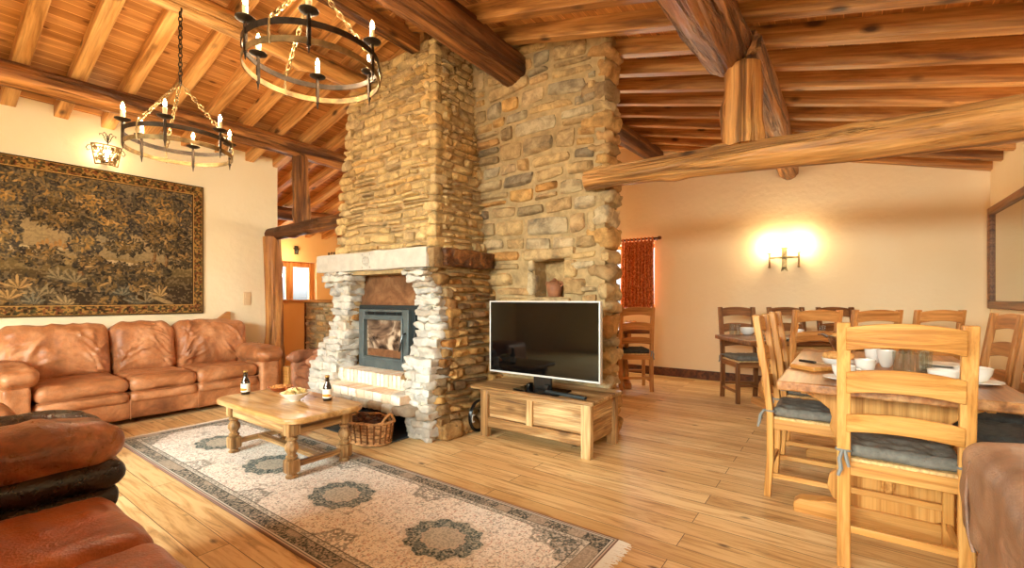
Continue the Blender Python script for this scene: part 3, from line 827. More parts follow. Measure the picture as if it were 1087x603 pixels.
# lining stones of the niche
rock(stn, (nx0 - .035, Y0 + .08, (nz0 + nz1) / 2 - .05), (.035, .11, .11), 3, .02, .012)
rock(stn, (nx0 - .03, Y0 + .08, nz1 - .05), (.03, .11, .05), 13, .02, .012)
rock(stn, (nx1 + .06, Y0 + .08, nz0 + .25), (.06, .11, .075), 4, .02, .012)
rock(stn, (nx1 + .10, Y0 + .08, nz0 + .09), (.10, .11, .07), 5, .02, .012)
rock(stn, ((nx0 + nx1) / 2, Y0 + .06, nz1 + .05), (.26, .10, .05), 6, .03, .012)
rock(stn, ((nx0 + nx1) / 2, Y0 + .06, nz0 - .035), (.22, .10, .035), 7, .02, .01)
rock(stn, ((nx0 + nx1) / 2, Y0 + .21, (nz0 + nz1) / 2), (.16, .03, .17), 8, .03, .03)
o = build(shifted(stn, PO), 'pillar_stonework', M['pillar_stone'], pil, angle=50)
build(pcore, 'mortar_core', M['mortar'], pil, smooth=False)

# half wall in the hall
HO = Vector((-6.5, 3.78, 0))
hw = empty('half_wall', HO, label='low hall wall, part plaster and part stone, under a wooden ledge', cat='wall')
mb = MB(); mb.box2((-7.4, 3.72, 0), (-6.58, 3.86, 1.09)); build(shifted(mb, HO), 'plaster_panel', M['plaster_hall'], hw, smooth=False)
mb = MB(); mb.box2((-6.57, 3.73, 0), (-5.83, 3.86, 1.09)); c2 = shifted(mb, HO)
stn = MB(); stones(stn, lambda s, t: ((s, 3.73, t), (0, -1, 0)), -6.56, -5.84, 0, 1.09, (.06, .12), (.14, .3), .024, 51)
o = build(shifted(stn, HO), 'stone_panel', M['pillar_stone'], hw); build(c2, 'mortar_core', M['mortar'], o, smooth=False)
mb = MB(); mb.box2((-7.4, 3.68, 1.09), (-5.72, 3.90, 1.135)); build(shifted(mb, HO), 'ledge', M['midX'], hw, bevel=.006)
mb = MB(); mb.box2((-5.83, 3.70, 0), (-5.74, 3.88, 1.09)); build(shifted(mb, HO), 'end_post', M['midZ'], hw, bevel=.006)
mb = MB(); mb.box2((-6.585, 3.705, 0), (-6.555, 3.72, 1.09)); build(shifted(mb, HO), 'trim_strip', M['walnut'], hw)
# ------------------------------------------------------------------ upholstery
def folds(seed, ax, hu, hv, n, depth=.012, width=.016, fan=True):
    """leather creases: lines in the plane of the two axes ax, radiating from the lower corners or random"""
    rnd = random.Random(seed * 13 + 5); out = []
    for k in range(n):
        if fan and k % 3 != 2:
            s = rnd.choice((-1, 1)); u0, v0 = s * hu * rnd.uniform(.75, 1.0), hv * rnd.uniform(-.95, .2)
            ang = math.pi / 2 + s * rnd.uniform(.3, 1.25)
        else:
            u0, v0, ang = hu * rnd.uniform(-.8, .8), hv * rnd.uniform(-.8, .9), rnd.uniform(.5, 2.6)
        L = rnd.uniform(.3, .75) * min(hu, hv) * 1.5
        u0 += math.cos(ang) * L * .7; v0 += math.sin(ang) * L * .7
        out.append((u0, v0, math.cos(ang), math.sin(ang), L, width * rnd.uniform(.7, 1.5), depth * rnd.uniform(.5, 1.3), rnd.uniform(-2.2, 2.2)))
    return (ax, out)
def puff(mb, c, half, r, seed=0, n=16, wr=.010, wf=7, crown=(0, 0, 0), M_=None, stretch=(1, 1, 1), fold=None):
    def fn(P, N, q):
        if fold:
            (i_, j_), fl = fold; k_ = 3 - i_ - j_
            f = abs(N[k_]) ** .5 if abs(N[k_]) > .05 else 0
            if f:
                tot = 0
                for (u0, v0, cu, su, L, w_, dp, cv) in fl:
                    du, dv = P[i_] - u0, P[j_] - v0; al = du * cu + dv * su
                    if abs(al) > L * 1.6: continue
                    pr = -du * su + dv * cu + cv * al * al
                    if abs(pr) > w_ * 4: continue
                    e1 = math.exp(-(al / L) ** 2 * 1.6)
                    tot += dp * e1 * (-math.exp(-(pr / w_) ** 2) + .55 * math.exp(-((pr - w_ * 1.7) / (w_ * 1.2)) ** 2))
                P[k_] += math.copysign(tot * f, N[k_])
        a = noise.noise(Vector((P.x * wf * stretch[0] + seed * 1.7, P.y * wf * stretch[1], P.z * wf * stretch[2])))
        b = noise.noise(Vector((P.x * wf * 2.3 * stretch[0], P.y * wf * 2.3 * stretch[1] + seed, P.z * wf * 2.3 * stretch[2])))
        dsp = wr * (1 - 3.2 * abs(a)) * .8 + wr * .6 * b
        P = P + N * dsp
        for k in range(3):
            if crown[k]:
                o = [j for j in range(3) if j != k]
                f = (1 - q[o[0]] ** 2) * (1 - q[o[1]] ** 2)
                P[k] += math.copysign(1, q[k]) * crown[k] * f * (abs(q[k]) if abs(q[k]) < 1 else 1)
        return P
    mb.rbox(c, half, r, n, fn, M_)

def sofa(name, loc, rz, label, cat, seats, arms, D, mats, back=.88, seat=.42, armh=.60, armpad=.16, lean=11, piping=True, armw_over=.03, two_lobes=False, low=False, square=False):
    root = empty(name, loc, rz, label, cat)
    y0 = -D / 2
    xa, xb = seats[0][0], seats[-1][1]
    mb = MB(); puff(mb, ((xa + xb) / 2, .01, .145), ((xb - xa) / 2 + .02, D / 2 - .03, .10), .03, 1, 14, .004)
    for x in [s_[1] for s_ in seats[:-1]]: mb.tube([(x, y0 + .018, .05), (x, y0 + .014, .24)], .004, 6)
    build(mb, 'base', mats['body'], root, angle=60)
    mb = MB()
    for sx in (-1, 1):
        for sy in (-1, 1): mb.box((((xa + xb) / 2) + sx * ((xb - xa) / 2), sy * (D / 2 - .12), .025), (.06, .06, .05))
    build(mb, 'feet', M['blackm'], root)
    for i, (a, b) in enumerate(seats):
        w = b - a
        mb = MB()
        puff(mb, ((a + b) / 2, -.06, seat - .065), (w / 2 - .002, D / 2 - .085, .068), .06, 3 + i * 5 + len(name), 40, .006, 6, (0, .01, .018), stretch=(.6, 1.6, 1), fold=folds(i + len(label), (0, 1), w / 2, D / 2 - .1, 9, .009, .014, False))
        puff(mb, ((a + b) / 2, -.03, seat - .175), (w / 2 - .001, D / 2 - .05, .052), .045, 4 + i * 3, 14, .006, 6, (0, .008, .0))
        o = build(mb, 'seat_cushion', mats['seat'], root, angle=60)
        if piping:
            mb = MB(); zz_ = seat - .125
            mb.tube([(a + .012, y0 + .035, zz_), ((a + b) / 2, y0 + .015, zz_), (b - .012, y0 + .035, zz_)], .004, 6)
            build(mb, 'piping', mats['body'], o)
    wings = .14 if len(arms) and not low else 0
    for i, (a, b) in enumerate(seats):
        aa = a - (wings if i == 0 else 0); bb = b + (wings if i == len(seats) - 1 else 0)
        mb = MB(); hz = (back - seat + .10) / 2
        Mx = Matrix.Translation(((aa + bb) / 2, D / 2 - .20, seat - .06)) @ Matrix.Rotation(R(-lean), 4, 'X')
        puff(mb, (0, 0, hz), ((bb - aa) / 2 - .001, .125, hz), .10, 11 + i * 7 + len(name), 52, .014, 4.2, (0, .055, .012), M_=Mx, stretch=(1.5, 1, .8), fold=folds(i * 3 + len(label), (0, 2), (bb - aa) / 2, hz, 20, .019, .017))
        build(mb, 'back_cushion', mats['back'], root, angle=60)
    mb = MB(); puff(mb, ((xa + xb) / 2, D / 2 - .09, back * .43), ((xb - xa) / 2 + .10, .08, back * .40), .05, 9, 12, .004)
    build(mb, 'back_panel', mats['body'], root, angle=60)
    for (a, b) in arms:
        mb = MB(); hz = (armh - armpad - .04) / 2
        puff(mb, ((a + b) / 2, .0, .05 + hz), (abs(b - a) / 2 - .012, D / 2 - .012, hz), .035, 5, 12, .005)
        o = build(mb, 'arm_panel', mats['arm'], root, angle=60)
        mb = MB()
        if two_lobes:
            s = 1 if a > 0 else -1
            w = abs(b - a)
            inn = min(abs(a), abs(b)) * s
            puff(mb, (inn + s * w * .30, -.005, armh - .085), (w * .34, D / 2 + .01, .092), .085, 21, 44, .010, 5, (0, .02, .012), stretch=(1, .7, 1), fold=folds(5, (0, 1), w * .34, D / 2, 14, .010, .016, False))
            build(mb, 'arm_pad', M['leather_armtop'], o, angle=60); mb = MB()
            puff(mb, (inn + s * w * .78, .0, armh - .058), (w * .30, D / 2 + .0, .075), .07, 23, 18, .010, 6, (0, .02, .01))
            puff(mb, (inn + s * w * .42, -.01, armh - .19), (w * .47, D / 2 + .008, .055), .05, 25, 16, .007, 6, (0, .015, 0))
            puff(mb, (inn + s * w * .42, -.005, armh - .28), (w * .46, D / 2 + .004, .05), .045, 26, 14, .006, 6)
        else:
            puff(mb, ((a + b) / 2, -.012, armh - armpad / 2), (abs(b - a) / 2 + armw_over, D / 2 + .012, armpad / 2), (.055 if square else min(.085, armpad / 2 - .002)), 20 + len(name), 40, .010, 6, (0, .025, .015), stretch=(1, .8, 1), fold=folds(8 + len(name), (0, 1), abs(b - a) / 2, D / 2, 10, .003 if square else .012, .015, False))
        p_ = build(mb, 'arm_pad', mats['pad'], o, angle=60)
        if square:
            s = 1 if a > 0 else -1; xo_ = s * (max(abs(a), abs(b)) + .012)
            mb = MB(); mb.tube([(xo_ - s * .03, -D / 2 + .13, armh - .004), (xo_ + s * .002, -D / 2 + .12, armh - .05), (xo_ + s * .008, -D / 2 + .10, armh - .16), (xo_ + s * .006, -D / 2 + .12, armh - .26), (xo_ - s * .004, -D / 2 + .13, armh - .315)], .006, 6)
            build(mb, 'seam', mats['pad'], p_)
    return root

LT = dict(body=M['leather_tan'], seat=M['leather_tan'], back=M['leather_back'], arm=M['leather_tan'], pad=M['leather_tan'])
sofa('leather_sofa', (-5.655, 1.585, 0), R(90), 'tan leather three-seater sofa against the wall below the tapestry', 'sofa',
     [(-.895, -.285), (-.285, .255), (.255, .845)], [(-1.085, -.895), (.845, 1.075)], .88, LT, back=.86)
sofa('leather_sofa', (-1.43, .05, 0), R(180), 'dark brown leather sofa with russet seats, cut off by the lower left corner', 'sofa',
     [(-.81, -.26), (-.26, .26), (.26, .78)], [(.78, 1.12), (-1.1, -.81)], .92,
     dict(body=M['leather_dark'], seat=M['leather_seat'], back=M['leather_seat'], arm=M['leather_dark'], pad=M['leather_dark']), seat=.435, armh=.685, two_lobes=True, back=.86)
sofa('leather_armchair', (.765, 1.60, 0), R(180), 'greyish tan leather armchair cut off by the lower right corner', 'armchair',
     [(-.22, .24)], [(.24, .44), (-.42, -.22)], .92,
     dict(body=M['leather_grey'], seat=M['leather_grey'], back=M['leather_grey'], arm=M['leather_grey'], pad=M['leather_grey']), armh=.70, armpad=.32, back=.8, armw_over=.014, square=True)
sofa('tub_armchair', (-4.74, 2.93, 0), R(-6), 'small low brown leather armchair left of the fireplace', 'armchair',
     [(-.2, .2)], [(-.3, -.2), (.2, .3)], .60,
     dict(body=M['leather_brown'], seat=M['leather_brown'], back=M['leather_brown'], arm=M['leather_brown'], pad=M['leather_brown']), seat=.40, armh=.55, armpad=.12, back=.60, lean=5, armw_over=.004, low=True, piping=False)
mb = MB(); puff(mb, (0, 0, .27), (.30, .28, .18), .08, 4, 14, .01); ott = build(mb, 'footstool', M['leather_tan'], loc=(-4.45, .21, 0), angle=60)
tag(ott, 'tan leather footstool at the left edge, just above the dark sofa arm', 'footstool')
mb2 = MB()
for sx in (-1, 1):
    for sy in (-1, 1): mb2.box((sx * .2, sy * .2, .05), (.05, .05, .1))
build(mb2, 'feet', M['blackm'], ott)
# small things behind and beside the big sofa
mb = MB(); mb.prism([(2.30, .80), (2.50, .80), (2.50, .99), (2.47, .99), (2.28, .84)], 'x', -6.19, -6.13)
world_build(mb, 'wooden_wedge', M['midY'], 'dark wooden wedge on the wall behind the right end of the tan sofa', 'wooden wedge', bevel=.006)
mb = MB(); mb.box2((-5.10, 2.68, 0), (-4.98, 2.80, .36)); o = world_build(mb, 'wooden_block', M['oakX'], 'small pale wooden block on the floor between tan sofa and brown armchair', 'block', bevel=.006)
o.location = (-5.24, 2.78, 0)

# ------------------------------------------------------------------ chairs
def chair_proto(w, kind):
    root = empty(kind, (0, 0, -50))
    hx = .19; X, Y, Z = M[w + 'X'], M[w + 'Y'], M[w + 'Z']
    for s in (-1, 1):
        mb = MB(); mb.bar([(s * hx, -.215, 0), (s * hx, -.20, .22), (s * hx, -.20, .47), (s * hx, -.225, .72), (s * hx, -.275, 1.05)], .048, .036)
        build(mb, 'back_post', Z, root, bevel=.005)
        mb = MB(); mb.bar([(s * hx, .185, 0), (s * hx, .185, .44)], .040, .040); build(mb, 'front_leg', Z, root, bevel=.005)
    for zc, hh in ((.985, .105), (.80, .10), (.625, .085)):
        mb = MB(); rings = []
        yc = -.200 - .075 * max(0, (zc - .47)) / .58 - .012
        for k in range(13):
            t = -1 + 2 * k / 12; x = t * (hx - .008); ar = .022 * (1 - t * t) * (1 if zc > .7 else .9)
            y = yc - .016 * (1 - t * t); tl = .129 * hh
            z0, z1 = zc - hh / 2 + ar * .9, zc + hh / 2 + ar - .008
            rings.append([(x, y - .010 + tl / 2, z0), (x, y + .010 + tl / 2, z0), (x, y + .010 - tl / 2, z1), (x, y - .010 - tl / 2, z1)])
        mb.ring(rings); build(mb, 'back_rail', X, root, bevel=.004)
    for yy in (-.20, .188):
        mb = MB(); mb.box((0, yy, .425), (2 * hx - .03, .026, .06)); build(mb, 'seat_rail', X, root, bevel=.004)
    for s in (-1, 1):
        mb = MB(); mb.box((s * hx, -.006, .425), (.026, .36, .06)); build(mb, 'seat_rail', Y, root, bevel=.004)
    mb = MB(); mb.box((0, -.005, .457), (2 * hx + .02, .40, .02)); build(mb, 'seat', M['rush'], root, bevel=.008)
    for s in (-1, 1):
        mb = MB(); mb.box((s * hx, -.006, .125), (.02, .37, .028)); build(mb, 'stretcher', Y, root, bevel=.003)
    for yy, zz_ in ((-.205, .165), (.186, .20)):
        mb = MB(); mb.box((0, yy, zz_), (2 * hx - .02, .02, .03)); build(mb, 'stretcher', X, root, bevel=.003)
    return root

def cushion_proto(mat, nm='seat_cushion'):
    mb = MB(); n = 26
    tufts = [(a * .115, b * .115) for a in (-1, 0, 1) for b in (-1, 0, 1)]
    def fn(P, N, q):
        if N.z > .3:
            d = min(math.hypot(P.x - a, P.y - b) for a, b in tufts)
            P.z -= .018 * math.exp(-(d / .03) ** 2)
            for a in (-.057, .057): P.z -= .005 * math.exp(-((P.x - a) / .012) ** 2) + .005 * math.exp(-((P.y - a) / .012) ** 2)
        P.z += .004 * noise.noise(Vector((P.x * 14, P.y * 14, 3)))
        P += N * .004 * noise.noise(Vector((P.x * 30, P.y * 30, P.z * 30)))
        return P
    mb.rbox((0, .0, .493), (.192, .188, .027), .026, n, fn)
    o = build(mb, nm, mat, loc=(0, 0, -50), angle=70)
    for s in (-1, 1):
        t = MB()
        t.tube([(s * .19 + .026 * math.cos(a), -.202 + .025 * math.sin(a), .50) for a in [i * math.pi / 6 for i in range(12)]], .006, 6, close=True)
        t.tube([(s * .195, -.232, .50), (s * .205, -.25, .47), (s * .20, -.255, .43), (s * .21, -.262, .40)], [.006, .008, .009, .006], 6)
        t.tube([(s * .185, -.232, .50), (s * .18, -.247, .47), (s * .172, -.25, .44)], [.006, .008, .006], 6)
        build(t, 'tie', M['ribbon'], o)
    return o
protos = {'oak': chair_proto('oak', 'dining_chair'), 'mid': chair_proto('mid', 'dining_chair'), 'dark': chair_proto('dark', 'dining_chair')}
cush = {'g': cushion_proto(M['cushion']), 'd': cushion_proto(M['darkcushion'])}
used = set()
def place_chair(kind, x, y, deg, label, c=None, clabel=None):
    p = protos[kind]
    if kind not in used:
        used.add(kind); r = p; r.location = (x, y, 0); r.rotation_euler[2] = R(deg); r['label'] = label
    else: r = copy_tree(p, None, (x, y, 0), R(deg), label)
    r['category'] = 'chair'; r['group'] = 'ladder-back dining chairs'
    if c:
        q = cush[c]
        if c not in used:
            used.add(c); k = q; k.location = (x, y, 0); k.rotation_euler[2] = R(deg); k['label'] = clabel
        else: k = copy_tree(q, None, (x, y, 0), R(deg), clabel)
        k['category'] = 'cushion'; k['group'] = 'seat cushions on the dining chairs'
    return r
place_chair('oak', .19, 2.635, 0, 'large light oak chair in the foreground, its back to the camera', 'g', 'grey tufted cushion on the large foreground chair')
place_chair('oak', -.145, 3.22, -90, 'light oak chair side-on at the left of the near dining table, nearer of two', 'g', 'grey tufted cushion on the nearer side-on chair, left of the near table')
place_chair('oak', -.145, 3.96, -90, 'light oak chair side-on at the left of the near dining table, farther of two', 'g', 'grey cushion on the farther side-on chair, left of the near table')
place_chair('mid', .595, 3.18, 90, 'brown chair under the right side of the near table, beside the leather armchair', 'd', 'dark cushion under the right side of the near table, nearer of two')
place_chair('mid', .595, 3.70, 90, 'chair on the right of the near table, behind the one beside the leather armchair', 'd', 'dark cushion under the right side of the near table, farther of two')
place_chair('mid', .60, 4.30, 98, 'leaning-backed brown chair near the right wall below the mirror', 'g', 'cushion on the chair below the mirror')
ux, uy = math.cos(R(34)), math.sin(R(34))
def near_t1(t):   # a chair on the near long side of the far table; t along the table from its left end
    px, py = -.61 + ux * (t + .19), 4.61 + uy * (t + .19)
    return px - uy * .275, py + ux * .275
def far_t1(t):
    px, py = -1.19 + ux * (t + .19), 5.84 + uy * (t + .19)
    return px + uy * .275, py - ux * .275
for t, l in ((.32, 'brown chair at the near side of the far table, leftmost of three'),
             (.84, 'brown chair at the near side of the far table, middle of three'),
             (1.38, 'brown chair at the near side of the far table, rightmost of three')):
    x, y = near_t1(t); place_chair('mid', x, y, 34, l, 'd', 'dark cushion on the ' + l.replace('brown ', ''))
for t, l in ((0, 'dark chair by the back wall, leftmost of the row'),
             (.57, 'dark chair by the back wall below the two-armed wall light'),
             (1.14, 'dark chair by the back wall, rightmost of the row')):
    x, y = far_t1(t); place_chair('dark', x, y, -146, l, 'g', 'grey cushion on the ' + l)
place_chair('mid', -2.04 - .275 * math.sin(R(34)), 5.40 + .275 * math.cos(R(34)), 34, 'brown chair in front of the curtained window, whole back in view beside the pillar', 'd', 'dark cushion on the chair in front of the curtained window')
place_chair('mid', -2.04 - .275 * math.sin(R(34)) - .50 * ux, 5.40 + .275 * math.cos(R(34)) - .50 * uy, 34, 'brown chair by the window, mostly hidden behind the stone pillar', 'd', 'dark cushion on the chair mostly hidden by the pillar')

# ------------------------------------------------------------------ dining tables
def trestle(loc, rz, L, W, w, topmat, inset, label):
    root = empty('dining_table', loc, rz, label, 'table')
    X, Y, Z = M[w + 'X'], M[w + 'Y'], M[w + 'Z']
    mb = MB(); mb.box((0, 0, .7275), (L, W, .045)); build(mb, 'tabletop', topmat, root, bevel=.008, bseg=3)
    half = [(.17, .085), (.22, .11), (.245, .17), (.235, .23), (.19, .28), (.165, .33), (.175, .39), (.215, .43), (.235, .48), (.225, .53), (.235, .57), (.28, .61), (.34, .64), (.36, .69), (.36, .706)]
    for s in (-1, 1):
        x = s * (L / 2 - inset)
        mb = MB(); mb.prism([(a, b) for a, b in half] + [(-a, b) for a, b in reversed(half)], 'x', x - .024, x + .024)
        build(mb, 'trestle_panel', Z, root, bevel=.005)
        foot = [(-.40, 0), (.40, 0), (.40, .05), (.37, .075), (.30, .08), (.25, .092), (-.25, .092), (-.30, .08), (-.37, .075), (-.40, .05)]
        mb = MB(); mb.prism([(a * W / .89, b) for a, b in foot], 'x', x - .045, x + .045); build(mb, 'trestle_foot', Y, root, bevel=.006)
        mb = MB(); mb.box((x, 0, .265), (.12, .05, .10)); build(mb, 'tenon', Y, root, bevel=.005)
    mb = MB(); mb.box((0, 0, .265), (L - .62, .034, .14)); build(mb, 'stretcher', X, root, bevel=.005)
    for s in (-1, 1):
        mb = MB(); mb.box((0, s * (W / 2 - .10), .68), (L - .5, .03, .05)); build(mb, 'apron', X, root, bevel=.004)
    return root
trestle((.175, 3.45, 0), R(90), 1.80, .88, 'oak', M['tabletop'], .38, 'near oak trestle dining table laid with cups, glasses and plates')
trestle((-.94 + .95 * ux, 5.11 + .95 * uy, 0), R(34), 1.90, .80, 'mid', M['darkX'], .42, 'far dark wooden trestle table under the two-armed wall light')
trestle((-1.90 - .65 * ux - .43 * uy, 5.62 - .65 * uy + .43 * ux, 0), R(34), 1.30, .70, 'mid', M['darkX'], .30, 'dark wooden table by the curtained window, mostly behind the pillar')

# tableware --------------------------------------------------------
TT = .75
def cup(name, loc, r, h, label, group='white cups on the near table', mat='white', handle=False):
    mb = MB(); mb.lathe([(r * .42, 0), (r * .5, .004), (r * .72, h * .22), (r * .92, h * .6), (r, h), (r * .94, h), (r * .85, h * .6), (r * .62, h * .25), (0.001, h * .12)], n=24)
    o = build(mb, name, M[mat], loc=loc, angle=60); tag(o, label, 'cup' if 'cup' in name else 'bowl', group)
    if handle:
        mb = MB(); mb.tube([(r * .85, 0, h * .3), (r * 1.3, 0, h * .35), (r * 1.4, 0, h * .6), (r * 1.25, 0, h * .8), (r * .97, 0, h * .8)], .004, 6); build(mb, 'handle', M[mat], o)
    return o
def saucer(loc, r, label, name='saucer', mat='white', n=1, group='plates on the near table'):
    mb = MB(); mb.lathe([(r * .5, 0), (r * .55, .002), (r, .014), (r, .017), (r * .6, .007), (.001, .006)], n=28)
    return tag(build(mb, name, M[mat], loc=loc, angle=60), label, 'plate', group)
def tumbler(loc, r, h, label, group):
    mb = MB(); mb.lathe([(r * .8, 0), (r, h), (r * .94, h), (r * .75, .008), (.001, .008)], n=20)
    return tag(build(mb, 'drinking_glass', M['glass'], loc=loc, angle=50), label, 'glass', group)
saucer((.0, 2.76, TT), .085, 'white saucer under the coffee cup left of the foreground chair')
cup('coffee_cup', (.0, 2.76, TT + .008), .05, .065, 'white coffee cup on a saucer at the front left of the near table', handle=True)
saucer((.50, 3.0, TT), .095, 'white saucer right of the foreground chair')
cup('breakfast_bowl', (.49, 3.0, TT + .008), .07, .07, 'white round bowl on a saucer right of the foreground chair', 'white bowls on the near table')
cup('breakfast_bowl', (.38, 2.92, TT), .06, .065, 'white bowl seen between the rails at the right of the foreground chair', 'white bowls on the near table')
cup('tall_cup', (.09, 2.98, TT), .045, .085, 'white cup just right of the foreground chair left post')
cup('tall_cup', (.20, 3.42, TT), .045, .10, 'tall white cup seen between the chair rails, left of the glasses')
cup('tall_cup', (.14, 3.48, TT), .04, .10, 'tall white cup behind the chair rails, next to the left post')
for i, (x, y) in enumerate(((.24, 3.22), (.285, 3.27), (.33, 3.19), (.36, 3.30))):
    tumbler((x, y, TT), .028, .115, ['leftmost', 'second from the left', 'third from the left', 'rightmost'][i] + ' of four clear glasses seen between the foreground chair rails', 'clear glasses on the near table')
for i in range(3):
    saucer((.45, 3.42, TT + i * .013), .11, ['bottom', 'middle', 'top'][i] + ' white plate of the stack behind the foreground chair right post', 'dinner_plate')
saucer((.28, 3.0, TT), .10, 'white plate lying flat behind the middle of the foreground chair', 'dinner_plate')
# cutting board with knife and bread, bowl with bread
mb = MB(); mb.box((0, 0, .0125), (.16, .22, .025)); board = tag(build(mb, 'cutting_board', M['oakX'], loc=(-.12, 3.10, TT), rz=R(-40), bevel=.006), 'pale cutting board on the left corner of the near table', 'board')
mb = MB(); mb.box2((-.10, -.010, 0), (.0, .010, .014)); kn = tag(build(mb, 'bread_knife', M['black'], loc=(-.13, 3.14, TT + .026), rz=R(-35), bevel=.004), 'black-handled knife lying on the cutting board', 'knife')
mb = MB(); mb.prism([(0, -.012), (.14, -.010), (.17, .0), (.14, .008), (0, .010)], 'z', .005, .007); build(mb, 'blade', M['steel'], kn, smooth=False)
cup('bread_bowl', (-.02, 3.30, TT), .09, .05, 'white bowl of bread behind the cutting board', 'white bowls on the near table')
mb = MB(); rnd = random.Random(3)
for i in range(5): rock(mb, (rnd.uniform(-.045, .045), rnd.uniform(-.045, .045), .055 + rnd.uniform(0, .015)), (.04, .028, .02), i, .018, .005, 5)
tag(build(mb, 'bread_slices', M['bread'], loc=(-.02, 3.30, TT), angle=60), 'golden bread slices heaped in the white bowl', 'bread', kind='stuff')
# silver jug/kettle-like basket
mb = MB(); mb.lathe([(.035, 0), (.03, .01), (.05, .04), (.085, .10), (.095, .14), (.088, .14), (.07, .09), (.03, .03), (.001, .025)], n=24)
jug = tag(build(mb, 'serving_bowl', M['steel'], loc=(.0, 3.9, TT), angle=60), 'tall silver serving bowl beside the left post of the foreground chair', 'bowl')
mb = MB(); mb.tube([(-.09, 0, .13), (-.12, 0, .15), (-.15, 0, .145)], [.012, .010, .005], 8); build(mb, 'spout', M['steel'], jug)
mb = MB()
for i in range(6): rock(mb, (.035 * math.cos(i), .035 * math.sin(i), .13 + .012 * (i % 2)), (.03, .02, .018), i + 20, .016, .004, 5)
tag(build(mb, 'bread_rolls', M['bread'], loc=(.0, 3.9, TT), angle=60), 'golden rolls in the silver serving bowl', 'bread', kind='stuff')
# far table
tumbler((-1.0, 5.50, TT), .03, .12, 'clear glass at the left end of the far table, left of two', 'clear glasses on the far table')
tumbler((-.93, 5.44, TT), .03, .12, 'clear glass at the left end of the far table, right of two', 'clear glasses on the far table')
cup('breakfast_bowl', (-.86, 5.60, TT), .085, .08, 'white bowl at the left end of the far table', 'bowls on the far table')
for i, t in enumerate((.35, .85, 1.35)):
    bx_, by_ = -.72 + ux * t - uy * .16, 4.78 + uy * t + ux * .16
    saucer((bx_, by_, TT), .12, 'blue-grey plate on the far table, ' + ['leftmost', 'middle', 'rightmost'][i] + ' of three', 'dinner_plate', 'bluechina', group='plates on the far table')
    cup('tall_cup', (bx_ + .2 * ux, by_ + .2 * uy, TT), .045, .10, 'white cup on the far table, right of the ' + ['leftmost', 'middle', 'rightmost'][i] + ' blue-grey plate', 'cups on the far table')
    tumbler((bx_ - .12 * uy, by_ + .15, TT), .03, .13, 'clear glass on the far table, behind the ' + ['leftmost', 'middle', 'rightmost'][i] + ' blue-grey plate', 'clear glasses on the far table')
# window table: food basket and white jug
tx, ty = -2.25, 5.72
mb = MB(); mb.lathe([(.07, 0), (.10, .05), (.115, .07), (.10, .065), (.06, .01), (.001, .01)], n=20)
tag(build(mb, 'fruit_bowl', M['terracotta'], loc=(tx, ty, TT), angle=60), 'bowl on the window table seen between the chair rails', 'bowl')
mb = MB()
for i in range(6): rock(mb, (.05 * math.cos(i), .05 * math.sin(i), .08), (.035, .035, .03), i, .03, .004, 6)
tag(build(mb, 'bread_rolls', M['bread'], loc=(tx, ty, TT), angle=60), 'rolls heaped in the bowl on the window table', 'bread', kind='stuff')
mb = MB(); mb.lathe([(.04, 0), (.045, .02), (.035, .12), (.04, .2), (.055, .36), (.06, .40), (.052, .40), (.03, .2), (.001, .18)], n=20)
tag(build(mb, 'white_pitcher', M['white'], loc=(-2.62, 5.52, TT), angle=60), 'tall white pitcher on the window table beside the pillar', 'pitcher')

# ------------------------------------------------------------------ coffee table
ct = empty('coffee_table', (-3.26, 1.71, 0), 0, 'low oak coffee table with turned legs standing on the rug', 'table')
def rounded(hx, hy, r, n=8):
    pts = []
    for (cx, cy, a0) in ((hx - r, hy - r, 0), (-hx + r, hy - r, 90), (-hx + r, -hy + r, 180), (hx - r, -hy + r, 270)):
        for i in range(n + 1):
            a = R(a0 + 90 * i / n); pts.append((cx + r * math.cos(a), cy + r * math.sin(a)))
    return pts
mb = MB(); mb.prism(rounded(.565, .29, .13), 'z', .372, .41); build(mb, 'tabletop', M['coffeetop'], ct, bevel=.012, bseg=3)
for s in (-1, 1):
    mb = MB(); mb.box((0, s * .205, .325), (.80, .025, .09)); build(mb, 'apron', M['oldX'], ct, bevel=.005)
    mb = MB(); mb.box((s * .42, 0, .325), (.025, .40, .09)); build(mb, 'end_apron', M['oldY'], ct, bevel=.005)
prof = [(.022, 0), (.036, .006), (.038, .018), (.028, .028), (.024, .036)]
prof2 = [(.026, .125), (.036, .135), (.036, .145), (.024, .155), (.030, .170), (.042, .190), (.040, .215), (.028, .235), (.024, .243), (.036, .252), (.036, .262), (.026, .270), (.032, .28)]
for sx in (-1, 1):
    for sy in (-1, 1):
        mb = MB(); c = (sx * .41, sy * .19, 0)
        mb.lathe(prof, c, 20); mb.lathe([(.024, .03), (.026, .14)], c, 12); mb.lathe(prof2, c, 20)
        mb.rbox((c[0], c[1], .082), (.041, .041, .044), .012, 4)
        mb.rbox((c[0], c[1], .325), (.040, .040, .048), .006, 4)
        build(mb, 'leg', M['oldZ'], ct, angle=45)
for s in (-1, 1):
    mb = MB(); mb.box((s * .41, 0, .085), (.036, .34, .034)); build(mb, 'end_stretcher', M['oldY'], ct, bevel=.004)
mb = MB(); mb.box((0, 0, .087), (.80, .05, .030)); build(mb, 'long_stretcher', M['oldX'], ct, bevel=.004)
